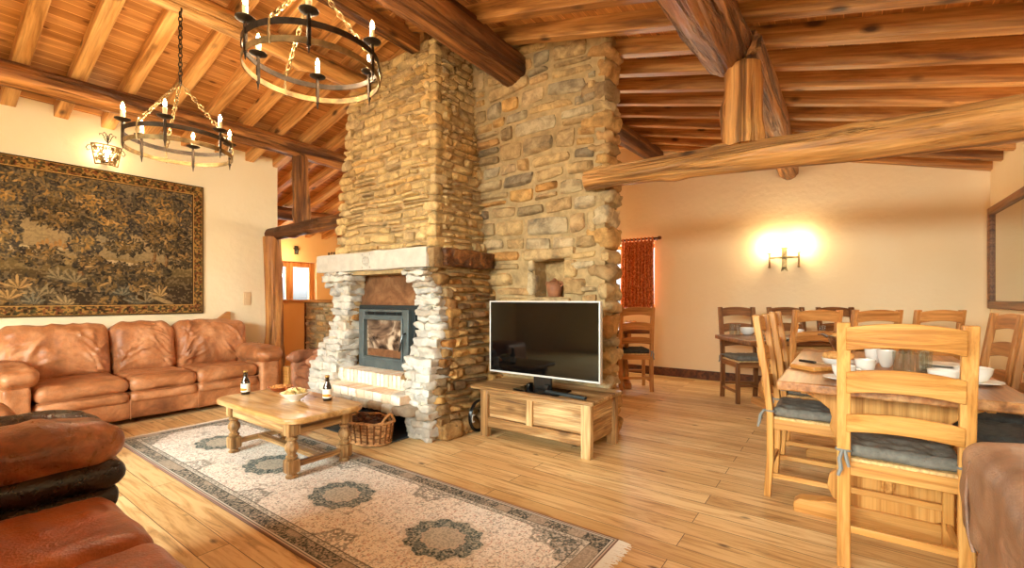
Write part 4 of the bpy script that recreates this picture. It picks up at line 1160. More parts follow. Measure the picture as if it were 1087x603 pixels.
# bottles and bowls
def bottle(loc, label, rz):
    mb = MB(); mb.lathe([(.028, 0), (.031, .006), (.031, .085), (.027, .105), (.014, .135), (.0125, .165), (.0145, .168), (.0145, .178), (.012, .18)], n=22)
    o = build(mb, 'beer_bottle', M['beer_glass'], loc=loc, rz=rz, angle=60); tag(o, label, 'bottle', 'beer bottles on the coffee table')
    mb = MB(); mb.lathe([(.0316, .022), (.0318, .023), (.0318, .084), (.0316, .085)], n=22, caps=False); l = build(mb, 'label', M['label_white'], o)
    mb = MB()
    ring = []
    for (z0, z1, a0, a1) in ((.030, .052, -60, 60),):
        n = 14; vs = []
        for k in range(n + 1):
            a = R(a0 + (a1 - a0) * k / n); e = 1 - (2 * k / n - 1) ** 2
            for z in ((z0 + z1) / 2 - (z1 - z0) / 2 * (.35 + .65 * e), (z0 + z1) / 2 + (z1 - z0) / 2 * (.35 + .65 * e)): vs.append((.0322 * math.cos(a), .0322 * math.sin(a), z))
        mb.add(vs, [(2 * k, 2 * k + 2, 2 * k + 3, 2 * k + 1) for k in range(n)])
    build(mb, 'label_emblem', M['label_orange'], l)
    mb = MB(); mb.lathe([(.0128, .135), (.0148, .14), (.0135, .165), (.016, .168), (.016, .180), (.001, .183)], n=16); build(mb, 'foil_cap', M['beer_glass'], o)
    mb = MB(); mb.lathe([(.0165, .172), (.0165, .181), (.013, .184), (.001, .184)], n=16); build(mb, 'crown_cap', M['cap'], o)
bottle((-3.74, 1.63, .41), 'brown beer bottle at the left end of the coffee table', R(-70))
bottle((-3.03, 1.88, .41), 'brown beer bottle at the right end of the coffee table, in front of the hearth', R(-50))
mb = MB(); mb.lathe([(.05, 0), (.055, .004), (.085, .026), (.095, .034), (.088, .034), (.05, .008), (.001, .007)], n=26)
b = tag(build(mb, 'snack_dish', M['terracotta'], loc=(-3.66, 1.86, .41), angle=60), 'shallow terracotta dish of nuts on the coffee table', 'dish')
mb = MB(); mb.box((.10, 0, .026), (.05, .022, .008)); build(mb, 'handle', M['terracotta'], b, bevel=.003)
mb = MB(); rnd = random.Random(8)
for i in range(70):
    a = rnd.uniform(0, 6.28); r = rnd.uniform(0, 1) ** .5 * .075
    rock(mb, (r * math.cos(a), r * math.sin(a), .03 + rnd.uniform(0, .016) * (1 - r / .09)), (.011, .008, .007), i, .006, .001, 2)
tag(build(mb, 'mixed_nuts', M['nuts'], loc=(-3.66, 1.86, .41)), 'nuts heaped in the shallow terracotta dish', 'snack', kind='stuff')
mb = MB(); mb.lathe([(.035, 0), (.038, .006), (.07, .03), (.10, .06), (.096, .062), (.06, .03), (.001, .012)], n=28)
tag(build(mb, 'snack_bowl', M['white'], loc=(-3.22, 1.74, .41), angle=60), 'white bowl of crisps in the middle of the coffee table', 'bowl')
mb = MB()
for i in range(46):
    a = rnd.uniform(0, 6.28); r = rnd.uniform(0, 1) ** .5 * .07
    Mx = Matrix.Translation((r * math.cos(a), r * math.sin(a), .055 + rnd.uniform(0, .03) * (1 - r / .09))) @ Euler((rnd.uniform(-1, 1), rnd.uniform(-1, 1), rnd.uniform(0, 6))).to_matrix().to_4x4()
    vs = []; n = 8
    for k in range(n): vs.append((.024 * math.cos(k * 2 * math.pi / n), .018 * math.sin(k * 2 * math.pi / n), .006 * math.cos(k * 4 * math.pi / n)))
    vs += [(x, y, z + .0015) for x, y, z in vs]
    mb.add(vs, [tuple(range(n))[::-1], tuple(range(n, 2 * n))] + [(k, (k + 1) % n, n + (k + 1) % n, n + k) for k in range(n)], Mx)
tag(build(mb, 'crisps', M['chips'], loc=(-3.22, 1.74, .41)), 'pale crisps heaped in the white bowl', 'snack', kind='stuff')

# ------------------------------------------------------------------ chest and television
cb = empty('wooden_chest', (-1.96, 3.18, 0), 0, 'low worn oak chest with two front panels under the television', 'chest')
mb = MB(); mb.box((-.03, 0, .405), (1.14, .54, .03)); build(mb, 'lid', M['oldX'], cb, bevel=.008)
for sx in (-1, 1):
    for sy in (-1, 1):
        mb = MB(); mb.box((sx * .47, sy * .22, .195), (.075, .055, .39)); build(mb, 'leg', M['oldZ'], cb, bevel=.005)
for s in (-1, 1):
    mb = MB(); mb.box((s * .215, -.215, .265), (.43, .015, .20)); build(mb, 'front_panel', M['oldX'], cb, bevel=.003)
mb = MB(); mb.box((0, -.228, .125), (.90, .030, .075)); mb.box((0, -.228, .372), (.90, .03, .036)); build(mb, 'front_rail', M['oldX'], cb, bevel=.004)
mb = MB(); mb.box((-.02, -.230, .255), (.06, .026, .20)); build(mb, 'front_stile', M['oldZ'], cb, bevel=.003)
for s in (-1, 1):
    mb = MB(); mb.box((s * .47, 0, .24), (.02, .40, .29)); build(mb, 'side_panel', M['oldY'], cb, bevel=.003)
mb = MB(); mb.box((0, .22, .24), (.90, .02, .29)); build(mb, 'back_panel', M['oldX'], cb)
mb = MB(); mb.box((0, 0, .105), (.9, .42, .02)); build(mb, 'bottom', M['oldX'], cb)
tv = empty('television', (-1.93, 3.05, .42), 0, 'flat black television with a silver bezel standing on the oak chest', 'television')
W2, z0, z1 = .512, .112, .712
mb = MB(); mb.box((0, 0, (z0 + z1) / 2), (2 * W2 - .01, .035, z1 - z0 - .01)); mb.box((0, .035, (z0 + z1) / 2), (1.5 * W2, .04, .36)); build(mb, 'housing', M['black'], tv, bevel=.006)
mb = MB(); y_ = -.022; b_ = .012
mb.box2((-W2, y_ - .004, z0), (-W2 + b_, .014, z1)); mb.box2((W2 - b_, y_ - .004, z0), (W2, .014, z1)); mb.box2((-W2 + b_, y_ - .004, z0), (W2 - b_, .014, z0 + .015)); mb.box2((-W2 + b_, y_ - .004, z1 - b_), (W2 - b_, .014, z1))
build(mb, 'bezel', M['silver_plastic'], tv, bevel=.002)
mb = MB(); mb.box2((-W2 + b_, y_ - .001, z0 + .015), (W2 - b_, -.012, z1 - b_)); build(mb, 'screen', M['screen'], tv, smooth=False)
mb = MB(); mb.prism(rounded(.21, .115, .02, 4), 'z', 0, .012); build(mb, 'stand_base', M['screen'], tv, bevel=.003)
mb = MB(); mb.box2((-.08, .0, .012), (.08, .03, .17)); mb.box2((-.13, -.03, .012), (-.10, .03, .05)); mb.box2((.03, -.03, .012), (.07, .03, .055)); build(mb, 'stand_neck', M['black'], tv, bevel=.004)
mb = MB(); mb.box((0, 0, .012), (.36, .035, .022)); tag(build(mb, 'remote_control', M['stove_dark'], loc=(-1.68, 2.98, .42), rz=R(-6), bevel=.005), 'long dark remote lying beside the television stand on the chest', 'remote')
# black cable coil behind the chest
mb = MB(); pts = []
for i in range(5 * 28):
    a = 2 * math.pi * i / 28; rr = .135 - .003 * (i // 28) + .004 * math.sin(i * .7)
    pts.append((.010 * math.sin(i * .31), rr * math.cos(a), .14 + rr * math.sin(a)))
mb.tube(pts, .006, 6)
coil = tag(build(mb, 'cable_coil', M['black'], loc=(-2.545, 3.02, .0), angle=60), 'round coil of black cable between the fireplace and the left end of the chest', 'cable')
mb = MB(); mb.tube([(.012, -.10 + .02 * math.cos(a), .135 + .03 * math.sin(a)) for a in [R(60 + i * 24) for i in range(11)]], .006, 8); build(mb, 'plug', M['white'], coil)
# earthen pot in the niche
mb = MB(); mb.lathe([(.05, 0), (.058, .01), (.072, .07), (.070, .10), (.055, .125), (.05, .13), (.056, .135), (.04, .142), (.02, .152), (.012, .165), (.001, .168)], n=24)
pot = tag(build(mb, 'clay_pot', M['clay'], loc=(-2.125, 3.57, 1.168), angle=50), 'brown lidded clay pot in the niche above the television', 'pot')
for s in (-1, 1):
    mb = MB(); mb.tube([(s * .064, 0, .085), (s * .088, 0, .11), (s * .085, 0, .135), (s * .055, 0, .125)], .008, 8); build(mb, 'handle', M['clay'], pot)
# iron scroll ornament on the mantel
mb = MB()
def spiral(cx, cz, r, turns, a0, dirn=1, y=0, n=26):
    return [(cx + r * (1 - i / n * .75) * math.cos(a0 + dirn * turns * 2 * math.pi * i / n), y, cz + r * (1 - i / n * .75) * math.sin(a0 + dirn * turns * 2 * math.pi * i / n)) for i in range(n + 1)]
mb.tube(spiral(-.05, .022, .02, 1.3, 0), .004, 6); mb.tube(spiral(.05, .022, .02, 1.3, math.pi, -1), .004, 6); mb.tube([(-.05, 0, .004), (0, 0, .012), (.05, 0, .004)], .004, 6); mb.tube(spiral(0, .03, .014, 1.2, 0), .0035, 6)
tag(build(mb, 'iron_scroll', M['iron'], loc=(-4.37, 2.76, 1.598)), 'small black iron scroll ornament on the left end of the mantel', 'ornament')
# slate and basket
mb = MB(); mb.box2((-4.15, 2.27, 0), (-2.90, 2.88, .012)); world_build(mb, 'slate_slab', M['slate'], 'dark slate slab on the floor under the hearth and basket', 'slab', bevel=.003)
bk = empty('wicker_basket', (-3.08, 2.28, .012), R(4), 'oval split-wood basket full of pine cones in front of the hearth', 'basket')
def oval(a, r, z): 
    return ((.225 * r) * math.cos(a), (.150 * r) * math.sin(a), z)
mb = MB(); NS = 22
for k in range(6):
    z = .02 + k * .026; n = NS * 4; rings = []
    for i in range(n):
        a = 2 * math.pi * i / n; r = .86 + .14 * z / .17 + .022 * math.cos(NS / 2 * a + math.pi * k)
        o1 = oval(a, r, z - .011); o2 = oval(a, r + .012, z - .009); o3 = oval(a, r + .012, z + .009); o4 = oval(a, r, z + .011); rings.append([o1, o2, o3, o4])
    mb.ring(rings, close_path=True)
build(mb, 'weave', M['wicker'], bk, angle=40)
mb = MB()
for i in range(NS):
    a = 2 * math.pi * (i + .5) / NS; q = []
    for z in (.0, .06, .12, .168): q.append(oval(a, .87 + .14 * z / .17, z))
    mb.tube(q, .0075, 6)
build(mb, 'stakes', M['wicker_dark'], bk)
mb = MB(); mb.tube([oval(2 * math.pi * i / 48, 1.01, .172 + .004 * math.sin(i)) for i in range(48)], .011, 8, close=True); mb.tube([oval(2 * math.pi * i / 48, .88, .006) for i in range(48)], .010, 8, close=True); build(mb, 'rim', M['wicker'], bk)
mb = MB(); mb.prism([oval(2 * math.pi * i / 32, .86, 0)[:2] for i in range(32)], 'z', .002, .012); build(mb, 'bottom', M['wicker_dark'], bk)
for s in (-1, 1):
    mb = MB(); mb.tube([(s * .21 + s * .02 * math.sin(t * math.pi), -.07 + .14 * t, .165 + .075 * math.sin(t * math.pi)) for t in [i / 14 for i in range(15)]], .010, 8); build(mb, 'handle', M['wicker'], bk)
mb = MB(); rnd = random.Random(4)
for i in range(38):
    a = rnd.uniform(0, 6.28); r = rnd.uniform(0, 1) ** .5 * .78; x, y, _ = oval(a, r, 0)
    rock(mb, (x, y, .14 + rnd.uniform(0, .045) * (1 - r * .6)), (.03, .026, .024), i, .02, .012, 5)
mb.lathe([(.15, .02), (.165, .135), (.001, .14)], n=18, M=Matrix.Diagonal((1.0, .72, 1, 1)))
tag(build(mb, 'pine_cones', M['cone'], loc=(-3.08, 2.28, .012), angle=50), 'dark pine cones filling the wicker basket', 'pine cones', kind='stuff')
# ------------------------------------------------------------------ painted cloths (colour lives on the mesh points)
def vnoise(x, y, f, seed):
    g = np.random.RandomState(seed).rand(257, 257)
    X = x * f; Y = y * f; xi = np.floor(X).astype(int); yi = np.floor(Y).astype(int)
    fx = X - xi; fy = Y - yi; fx = fx * fx * (3 - 2 * fx); fy = fy * fy * (3 - 2 * fy)
    a = g[xi % 256, yi % 256]; b = g[(xi + 1) % 256, yi % 256]; c = g[xi % 256, (yi + 1) % 256]; d = g[(xi + 1) % 256, (yi + 1) % 256]
    return (a * (1 - fx) + b * fx) * (1 - fy) + (c * (1 - fx) + d * fx) * fy
def arr(c): return np.array(lin(c))
def put(img, mask, c): img[mask] = img[mask] * 0 + arr(c)
def blend(img, m, c): img[:] = img * (1 - m[..., None]) + arr(c) * m[..., None]

def cloth(name, nu, nv, pos, img, mat, thick, parent=None, loc=(0, 0, 0)):
    """grid (nu x nv) with point colours; pos(U,V)->x,y,z arrays; thick = vector to the back side"""
    U, V = np.meshgrid(np.linspace(0, 1, nu), np.linspace(0, 1, nv), indexing='ij')
    x, y, z = pos(U, V); P = np.stack([x, y, z], -1).reshape(-1, 3)
    n = nu * nv
    me = bpy.data.meshes.new(name)
    i, j = np.meshgrid(np.arange(nu - 1), np.arange(nv - 1), indexing='ij'); a = (i * nv + j).ravel()
    F = np.stack([a, a + nv, a + nv + 1, a + 1], -1)
    # back side: 4 corners + border strip is enough
    border = [k * nv for k in range(nu)] + [(nu - 1) * nv + k for k in range(1, nv)] + [k * nv + nv - 1 for k in range(nu - 2, -1, -1)] + [k for k in range(nv - 2, 0, -1)]
    B = P[border] + np.array(thick)
    allP = np.concatenate([P, B]); m = len(border)
    me.vertices.add(len(allP)); me.vertices.foreach_set('co', allP.astype(np.float32).ravel())
    side = np.array([[border[k], n + k, n + (k + 1) % m, border[(k + 1) % m]] for k in range(m)])
    Fa = np.concatenate([F, side]); me.loops.add(len(Fa) * 4 + m); me.polygons.add(len(Fa) + 1)
    loops = np.concatenate([Fa.ravel(), np.arange(n, n + m)]); me.loops.foreach_set('vertex_index', loops.astype(np.int32))
    starts = np.concatenate([np.arange(len(Fa)) * 4, [len(Fa) * 4]]); me.polygons.foreach_set('loop_start', starts.astype(np.int32))
    me.update(calc_edges=True); me.validate()
    at = me.color_attributes.new('paint', 'FLOAT_COLOR', 'POINT')
    C = np.ones((len(allP), 4), np.float32); C[:n, :3] = img.reshape(-1, 3); C[n:, :3] = img.reshape(-1, 3)[border]
    at.data.foreach_set('color', C.ravel()); me.materials.append(mat)
    o = bpy.data.objects.new(name, me); COL.objects.link(o); o.location = loc
    if parent: o.parent = parent
    return o

# rug ---------------------------------------------------------------
RX0, RX1, RY0, RY1 = -4.72, -.86, 1.08, 2.04
RL, RW = RX1 - RX0, RY1 - RY0
nu, nv = 1500, 380
U, V = np.meshgrid(np.linspace(0, 1, nu), np.linspace(0, 1, nv), indexing='ij')
x = U * RL; y = V * RW
img = np.zeros((nu, nv, 3)); img[:] = arr((252, 248, 240))
n1 = vnoise(x, y, 7, 1); blend(img, np.clip((n1 - .4) * 2, 0, .5), (255, 253, 248))
n2 = vnoise(x, y, 120, 2) * .65 + vnoise(x, y, 60, 22) * .35; n2 = (n2 - .5) * 1.35 + .5; n3 = vnoise(x, y, 150, 3); n4 = vnoise(x, y, 34, 4)
blend(img, ((n4 > .66) & (n4 < .72)) * .3, (160, 134, 118))
blend(img, (n2 > .74) * .5, (140, 138, 132)); blend(img, (n3 > .8) * .6, (176, 110, 88)); blend(img, (n3 < .16) * .6, (84, 98, 98))
# scrolling vine lines
vine = np.abs(vnoise(x, y, 16, 5) - .5); blend(img, (vine < .022) * .4, (128, 124, 114))
e = np.minimum(np.minimum(y, RW - y), np.minimum(x, RL - x))
def med(cx, cy, rx, ry, k=10):
    th = np.arctan2((y - cy) / ry, (x - cx) / rx)
    r = np.hypot((x - cx) / rx, (y - cy) / ry) * (1 + .06 * np.cos(k * th) + .025 * np.cos(23 * th))
    return r
def paint_med(cx, cy, rx, ry):
    r = med(cx, cy, rx, ry)
    blend(img, ((r < 1.12)) * .5, (214, 206, 192))
    ring = (r < 1.0) & (r > .55)
    blend(img, ring * .85, (86, 110, 112)); blend(img, (ring & (n2 > .57)) * .8, (196, 196, 184)); blend(img, (ring & (n3 < .32)) * .85, (42, 58, 62))
    inner = r <= .55
    blend(img, inner * .8, (200, 194, 178)); blend(img, (inner & (n3 > .55)) * .5, (130, 138, 130)); blend(img, ((r > .52) & (r < .57)) * .8, (212, 196, 180))
for k in range(4):
    paint_med(-1.545 - .82 * k - RX0, RW / 2, .20, .165)
    for s in (0, 1):
        cx = -1.545 - .82 * k + .41 - RX0
        r = med(cx, s * RW, .15, .24, 8); m = (r < 1) & (e > .12)
        blend(img, (m & (n2 > .42)) * .6, (104, 112, 106)); blend(img, ((r < 1.05) & (r > .96) & (e > .12)) * .6, (120, 118, 108))
for cx in (0, RL):
    for cy in (0, RW):
        r = med(cx, cy, .36, .33, 8); m = (r < 1) & (e > .12)
        blend(img, m * .5, (120, 124, 116)); blend(img, (m & (n2 > .5)) * .7, (74, 86, 86)); blend(img, (m & (n3 > .6)) * .5, (206, 190, 172))
# borders
main = e < .13; blend(img, main * 1.0, (222, 218, 208))
bd = (e > .028) & (e < .098)
blend(img, bd * .9, (128, 126, 116)); blend(img, (bd & (n2 > .5)) * .85, (66, 74, 74)); blend(img, (bd & (n3 > .66)) * .75, (206, 192, 174)); blend(img, (bd & (vnoise(x, y, 9, 8) > .62)) * .6, (200, 184, 166))
g2 = (e > .103) & (e < .126); blend(img, (g2 & (n3 > .5)) * .7, (104, 104, 98))
for a, b_, c in ((0, .006, (120, 84, 72)), (.006, .014, (206, 184, 168)), (.014, .019, (70, 70, 68)), (.026, .030, (60, 62, 62)), (.096, .100, (62, 64, 62)), (.126, .131, (78, 80, 76))):
    blend(img, ((e >= a) & (e < b_)) * .9, c)
rug = cloth('persian_rug', nu, nv, lambda U, V: (U * RL - RL / 2, V * RW - RW / 2, 0 * U + .009 + .0008 * np.sin(U * 40) * np.sin(V * 9)), img, M['rug'], (0, 0, -.008), loc=((RX0 + RX1) / 2, (RY0 + RY1) / 2, 0))
tag(rug, 'long patterned rug in faded pink and grey with oval medallions, under the coffee table', 'rug')
for s in (-1, 1):
    mb = MB(); rnd = random.Random(6); n = 150
    for i in range(n):
        yy = -RW / 2 + RW * (i + .5) / n; L = rnd.uniform(.05, .075)
        mb.tube([(s * RL / 2, yy, .006), (s * (RL / 2 + L * .5), yy + rnd.uniform(-.004, .004), .005), (s * (RL / 2 + L), yy + rnd.uniform(-.012, .012), .003)], [.003, .0028, .002], 5)
    build(mb, 'fringe', M['fringe'], rug)

# tapestry ----------------------------------------------------------
TY0, TY1, TZ0, TZ1 = -.62, 2.22, .975, 2.478
TW, TH = TY1 - TY0, TZ1 - TZ0
nu, nv = 760, 400
U, V = np.meshgrid(np.linspace(0, 1, nu), np.linspace(0, 1, nv), indexing='ij'); x = U * TW; y = V * TH
img = np.zeros((nu, nv, 3)); img[:] = arr((132, 114, 82))
blend(img, np.clip((y - .75) * 2.2, 0, 1) * .6, (116, 104, 84))
blend(img, np.clip(1 - np.abs(y - .8) * 3, 0, 1) * .7, (186, 158, 110))
blend(img, (vnoise(x, y, 3, 1) > .55) * np.clip(1 - np.abs(y - .72) * 3, 0, 1) * .5, (122, 120, 104))
for (yy, c) in ((.62, (150, 124, 78)), (.52, (110, 92, 56)), (.42, (84, 68, 44)), (.3, (58, 46, 34))):
    h = yy + .10 * (vnoise(x, x * 0, 2.2, int(yy * 100)) - .5); blend(img, (y < h) * .85, c)
rng = random.Random(17)
def dab(cx, cy, rx, ry, ang, c, al=.9):
    R_ = max(rx, ry); i0, i1 = int((cx - R_) / TW * nu), int((cx + R_) / TW * nu) + 2; j0, j1 = int((cy - R_) / TH * nv), int((cy + R_) / TH * nv) + 2
    i0, j0 = max(i0, 0), max(j0, 0); i1, j1 = min(i1, nu), min(j1, nv)
    if i1 <= i0 or j1 <= j0: return
    X = x[i0:i1, j0:j1] - cx; Y = y[i0:i1, j0:j1] - cy; ca, sa = math.cos(ang), math.sin(ang)
    m = (((X * ca + Y * sa) / rx) ** 2 + ((-X * sa + Y * ca) / ry) ** 2 < 1) * al
    sub = img[i0:i1, j0:j1]; sub[:] = sub * (1 - m[..., None]) + arr(c) * m[..., None]
# distant water, town and path
for k in range(5): dab(1.25 + .05 * k, .62 + .01 * k, .22, .018, 0, (196, 172, 128))
for k in range(6): dab(2.0 + .07 * k - .1, .56 - .01 * k, .20, .02, .0, (206, 178, 132))
for k in range(10): dab(1.95 + .055 * k, .42 - .03 * k, .10, .022, -.4, (170, 142, 96))
for q in range(9): dab(1.46 + q * .03, .68 + .02 * (q % 3), .014, .035, 0, (176, 128, 72)); 
P1 = [(40, 36, 32), (58, 52, 44), (82, 70, 50), (116, 92, 54), (152, 118, 66), (186, 148, 90)]
P2 = [(44, 42, 42), (66, 62, 58), (92, 82, 62), (132, 108, 66), (178, 136, 72), (204, 162, 98)]
def crown(cx, cy, rx, ry, n, pal, leaf=.024):
    for k in range(n):
        f = k / n; a = rng.uniform(0, 6.283); r = rng.uniform(0, 1) ** .5
        px, py = cx + rx * r * math.cos(a) + .03 * f * -1, cy + ry * r * math.sin(a) + .03 * f
        hi = (1 - r * .5) * f
        # leaves come in tufts, their bases darker
        c = pal[min(5, max(0, int(hi * 5.2 + rng.uniform(-1.1, 1.3))))]
        ang = rng.uniform(0, 3.14); dab(px, py, leaf * rng.uniform(.8, 1.5), leaf * .36, ang, c, .92)
def trunk(x0, y0, x1, y1, w0, w1, c=(112, 78, 46)):
    for k in range(40):
        f = k / 39; dab(x0 + (x1 - x0) * f + .02 * math.sin(f * 5), y0 + (y1 - y0) * f, (w0 + (w1 - w0) * f), .03, 0, c); dab(x0 + (x1 - x0) * f + .02 * math.sin(f * 5) - (w0 + (w1 - w0) * f) * .4, y0 + (y1 - y0) * f, (w0 + (w1 - w0) * f) * .3, .03, 0, (162, 124, 76))
for (cx, cy, rx, ry, n) in ((.35, .95, .40, .45, 900), (.95, 1.18, .26, .22, 420), (2.62, 1.02, .22, .42, 640)): crown(cx, cy, rx, ry, n, P2)
trunk(.55, .25, .7, .9, .04, .02)
crown(1.05, .80, .20, .16, 300, P1)
crown(2.12, .72, .16, .10, 150, P1); crown(1.50, .56, .18, .10, 170, P1); crown(2.62, .62, .14, .12, 160, P1)
crown(1.26, 1.14, .24, .28, 700, P2); crown(1.24, .74, .14, .22, 300, P2); crown(1.42, 1.30, .22, .12, 260, P1)
trunk(1.70, .28, 1.86, .85, .035, .018); trunk(2.33, .5, 2.38, .95, .016, .01); trunk(2.46, .5, 2.44, .95, .014, .01)
crown(1.80, 1.10, .42, .30, 1500, P2); crown(1.62, .98, .22, .14, 380, P1); crown(2.05, .95, .20, .16, 380, P2); crown(1.80, .70, .13, .10, 170, P2)
crown(2.42, 1.08, .30, .30, 900, P2); crown(2.50, .82, .22, .18, 420, P1); crown(1.3, 1.26, .18, .10, 200, P2)
# undergrowth
for k in range(26):
    bx_, by_ = rng.uniform(.1, 2.7), rng.uniform(.12, .50); crown(bx_, by_, rng.uniform(.10, .2), rng.uniform(.06, .12), 110, P1, .03)
for k in range(22):
    bx_, by_ = rng.uniform(.15, 2.65), rng.uniform(.10, .40); col = rng.choice([(150, 132, 96), (176, 150, 106), (128, 122, 100), (196, 158, 100)])
    for q in range(11):
        a = math.pi * (q + .5) / 11; L = rng.uniform(.06, .12); dab(bx_ + L * .6 * math.cos(a), by_ + L * .6 * math.sin(a), L * .6, .011, a, col if q % 2 else tuple(int(v * .62) for v in col))
blend(img, (vnoise(x, y, 70, 9) > .6) * .22, (48, 40, 32)); blend(img, (vnoise(x, y, 60, 10) > .68) * .2, (196, 168, 120))
e = np.minimum(np.minimum(y, TH - y), np.minimum(x, TW - x))
blend(img, np.clip(np.ones_like(e), 0, 1) * .12, (60, 50, 38)); bd = e < .115; blend(img, bd * 1.0, (100, 76, 46))
m1, m2 = vnoise(x, y, 62, 11), vnoise(x, y, 48, 12)
blend(img, (bd & (m1 > .55)) * .9, (168, 128, 66)); blend(img, (bd & (m2 > .7)) * .7, (120, 64, 42)); blend(img, (bd & (m2 < .26)) * .8, (64, 66, 44)); blend(img, (bd & (m1 < .22)) * .8, (44, 30, 20))
for a, b_, c in ((0, .012, (60, 42, 22)), (.012, .018, (178, 140, 74)), (.100, .106, (190, 150, 84)), (.106, .116, (58, 38, 22))): blend(img, ((e >= a) & (e < b_)) * .95, c)
tp = cloth('wall_tapestry', nu, nv, lambda U, V: (.012 + .006 * np.sin(U * 22) * (1 - V), U * TW - TW / 2, V * TH), img, M['tapestry'], (-.010, 0, 0), loc=(XL + .012, (TY0 + TY1) / 2, TZ0))
# stripe of front faces must look into the room
tag(tp, 'large woven verdure tapestry of trees with a patterned border on the left wall', 'tapestry')
for p in tp.data.polygons: pass

# ------------------------------------------------------------------ curtain, mirror, switch
mb = MB(); n = 120
def cur(i, z):
    s = i / n; xx = -2.80 + .50 * s; return (xx, YB - .09 + .022 * math.sin(s * 2 * math.pi * 9) * (1 - .25 * (z > 1.9)) + .005 * math.sin(z * 5 + s * 9), z)
zs = [1.0 + 1.02 * k / 20 for k in range(21)]
rings = []
mb.add([cur(i, z) for z in zs for i in range(n + 1)] + [tuple(Vector(cur(i, z)) + Vector((0, .006, 0))) for z in zs for i in range(n + 1)], [])
w = n + 1; off = len(zs) * w; fs = []
for k in range(len(zs) - 1):
    for i in range(n):
        a = k * w + i; fs.append((a, a + 1, a + w + 1, a + w)); fs.append((off + a, off + a + w, off + a + w + 1, off + a + 1))
for i in range(n): fs.append((i, off + i, off + i + 1, i + 1)); a = (len(zs) - 1) * w + i; fs.append((a, a + 1, off + a + 1, off + a))
for k in range(len(zs) - 1): a = k * w; fs.append((a, a + w, off + a + w, off + a)); a = k * w + n; fs.append((a, off + a, off + a + w, a + w))
mb.f = fs; mb.mi = [0] * len(fs)
curt = world_build(mb, 'curtain', M['curtain'], 'rust-red patterned curtain hanging at the window beside the pillar', 'curtain', angle=80)
mb = MB()
for i in range(9): mb.box2((-2.79 + i * .058, YB - .11, 2.015), (-2.77 + i * .058, YB - .062, 2.075))
build(shifted(mb, curt.location), 'tab_top', M['curtain'], curt)
mb = MB(); mb.cyl((-3.6, YB - .085, 2.055), (-2.24, YB - .085, 2.055), .014)
rod = world_build(mb, 'curtain_rod', M['walnut'], 'wooden curtain rod above the back window', 'curtain rod')
mb = MB(); mb.rbox((-2.215, YB - .085, 2.055), (.03, .026, .026), .024, 6); mb.box2((-2.30, YB - .085, 2.03), (-2.27, YB, 2.05)); build(shifted(mb, rod.location), 'finial', M['walnut'], rod)
mir = empty('wall_mirror', (XR - .02, 6.1, 1.05), 0, 'large mirror in a brown wooden frame on the right wall', 'mirror')
mb = MB(); y0, y1, zt, fw = -.95, .62, 1.03, .075
mb.box2((-.03, y0, 0), (.018, y0 + fw, zt)); mb.box2((-.03, y1 - fw, 0), (.018, y1, zt)); mb.box2((-.03, y0 + fw, 0), (.018, y1 - fw, fw)); mb.box2((-.03, y0 + fw, zt - fw), (.018, y1 - fw, zt)); build(mb, 'mirror_frame', M['darkY'], mir, bevel=.008)
mb = MB(); mb.box2((-.004, y0 + fw, fw), (.012, y1 - fw, zt - fw)); build(mb, 'mirror_glass', M['mirror'], mir, smooth=False)
mb = MB(); mb.box((0, 0, 0), (.012, .085, .17)); sw = tag(build(mb, 'light_switch', M['switch'], loc=(XL + .006, 2.72, 1.15), bevel=.003), 'double switch plate on the left wall beside the log post', 'switch')
mb = MB()
for s in (-1, 1): mb.box((.008, 0, s * .04), (.006, .05, .055))
build(mb, 'rocker', M['switch'], sw, bevel=.002)

# ------------------------------------------------------------------ chandeliers and wall lights
def chain(mb, p0, p1, link=.044, r=.0045, w=.012):
    p0, p1 = Vector(p0), Vector(p1); d = (p1 - p0); L = d.length; d.normalize(); a = d.orthogonal().normalized(); b = d.cross(a)
    n = max(1, int(L / (link * .74)))
    for k in range(n):
        c = p0 + d * (L * (k + .5) / n); s = a if k % 2 else b
        pts = [c + d * (link / 2 * math.sin(t)) + s * (w * math.cos(t)) for t in [i * math.pi / 5 for i in range(10)]]
        mb.tube(pts, r, 5, close=True)
def band(mb, Rr, z0, z1, t=.006, n=64):
    mb.ring([[(q * math.cos(2 * math.pi * i / n), q * math.sin(2 * math.pi * i / n), z) for q, z in ((Rr - t / 2, z0), (Rr + t / 2, z0), (Rr + t / 2, z1), (Rr - t / 2, z1))] for i in range(n)], close_path=True)
def point(name, loc, e, col, r=.02):
    l = bpy.data.lights.new(name, 'POINT'); l.energy = e; l.color = col; l.shadow_soft_size = r
    o = bpy.data.objects.new(name, l); o.location = loc; COL.objects.link(o); return o
WARM = (1, .78, .52)
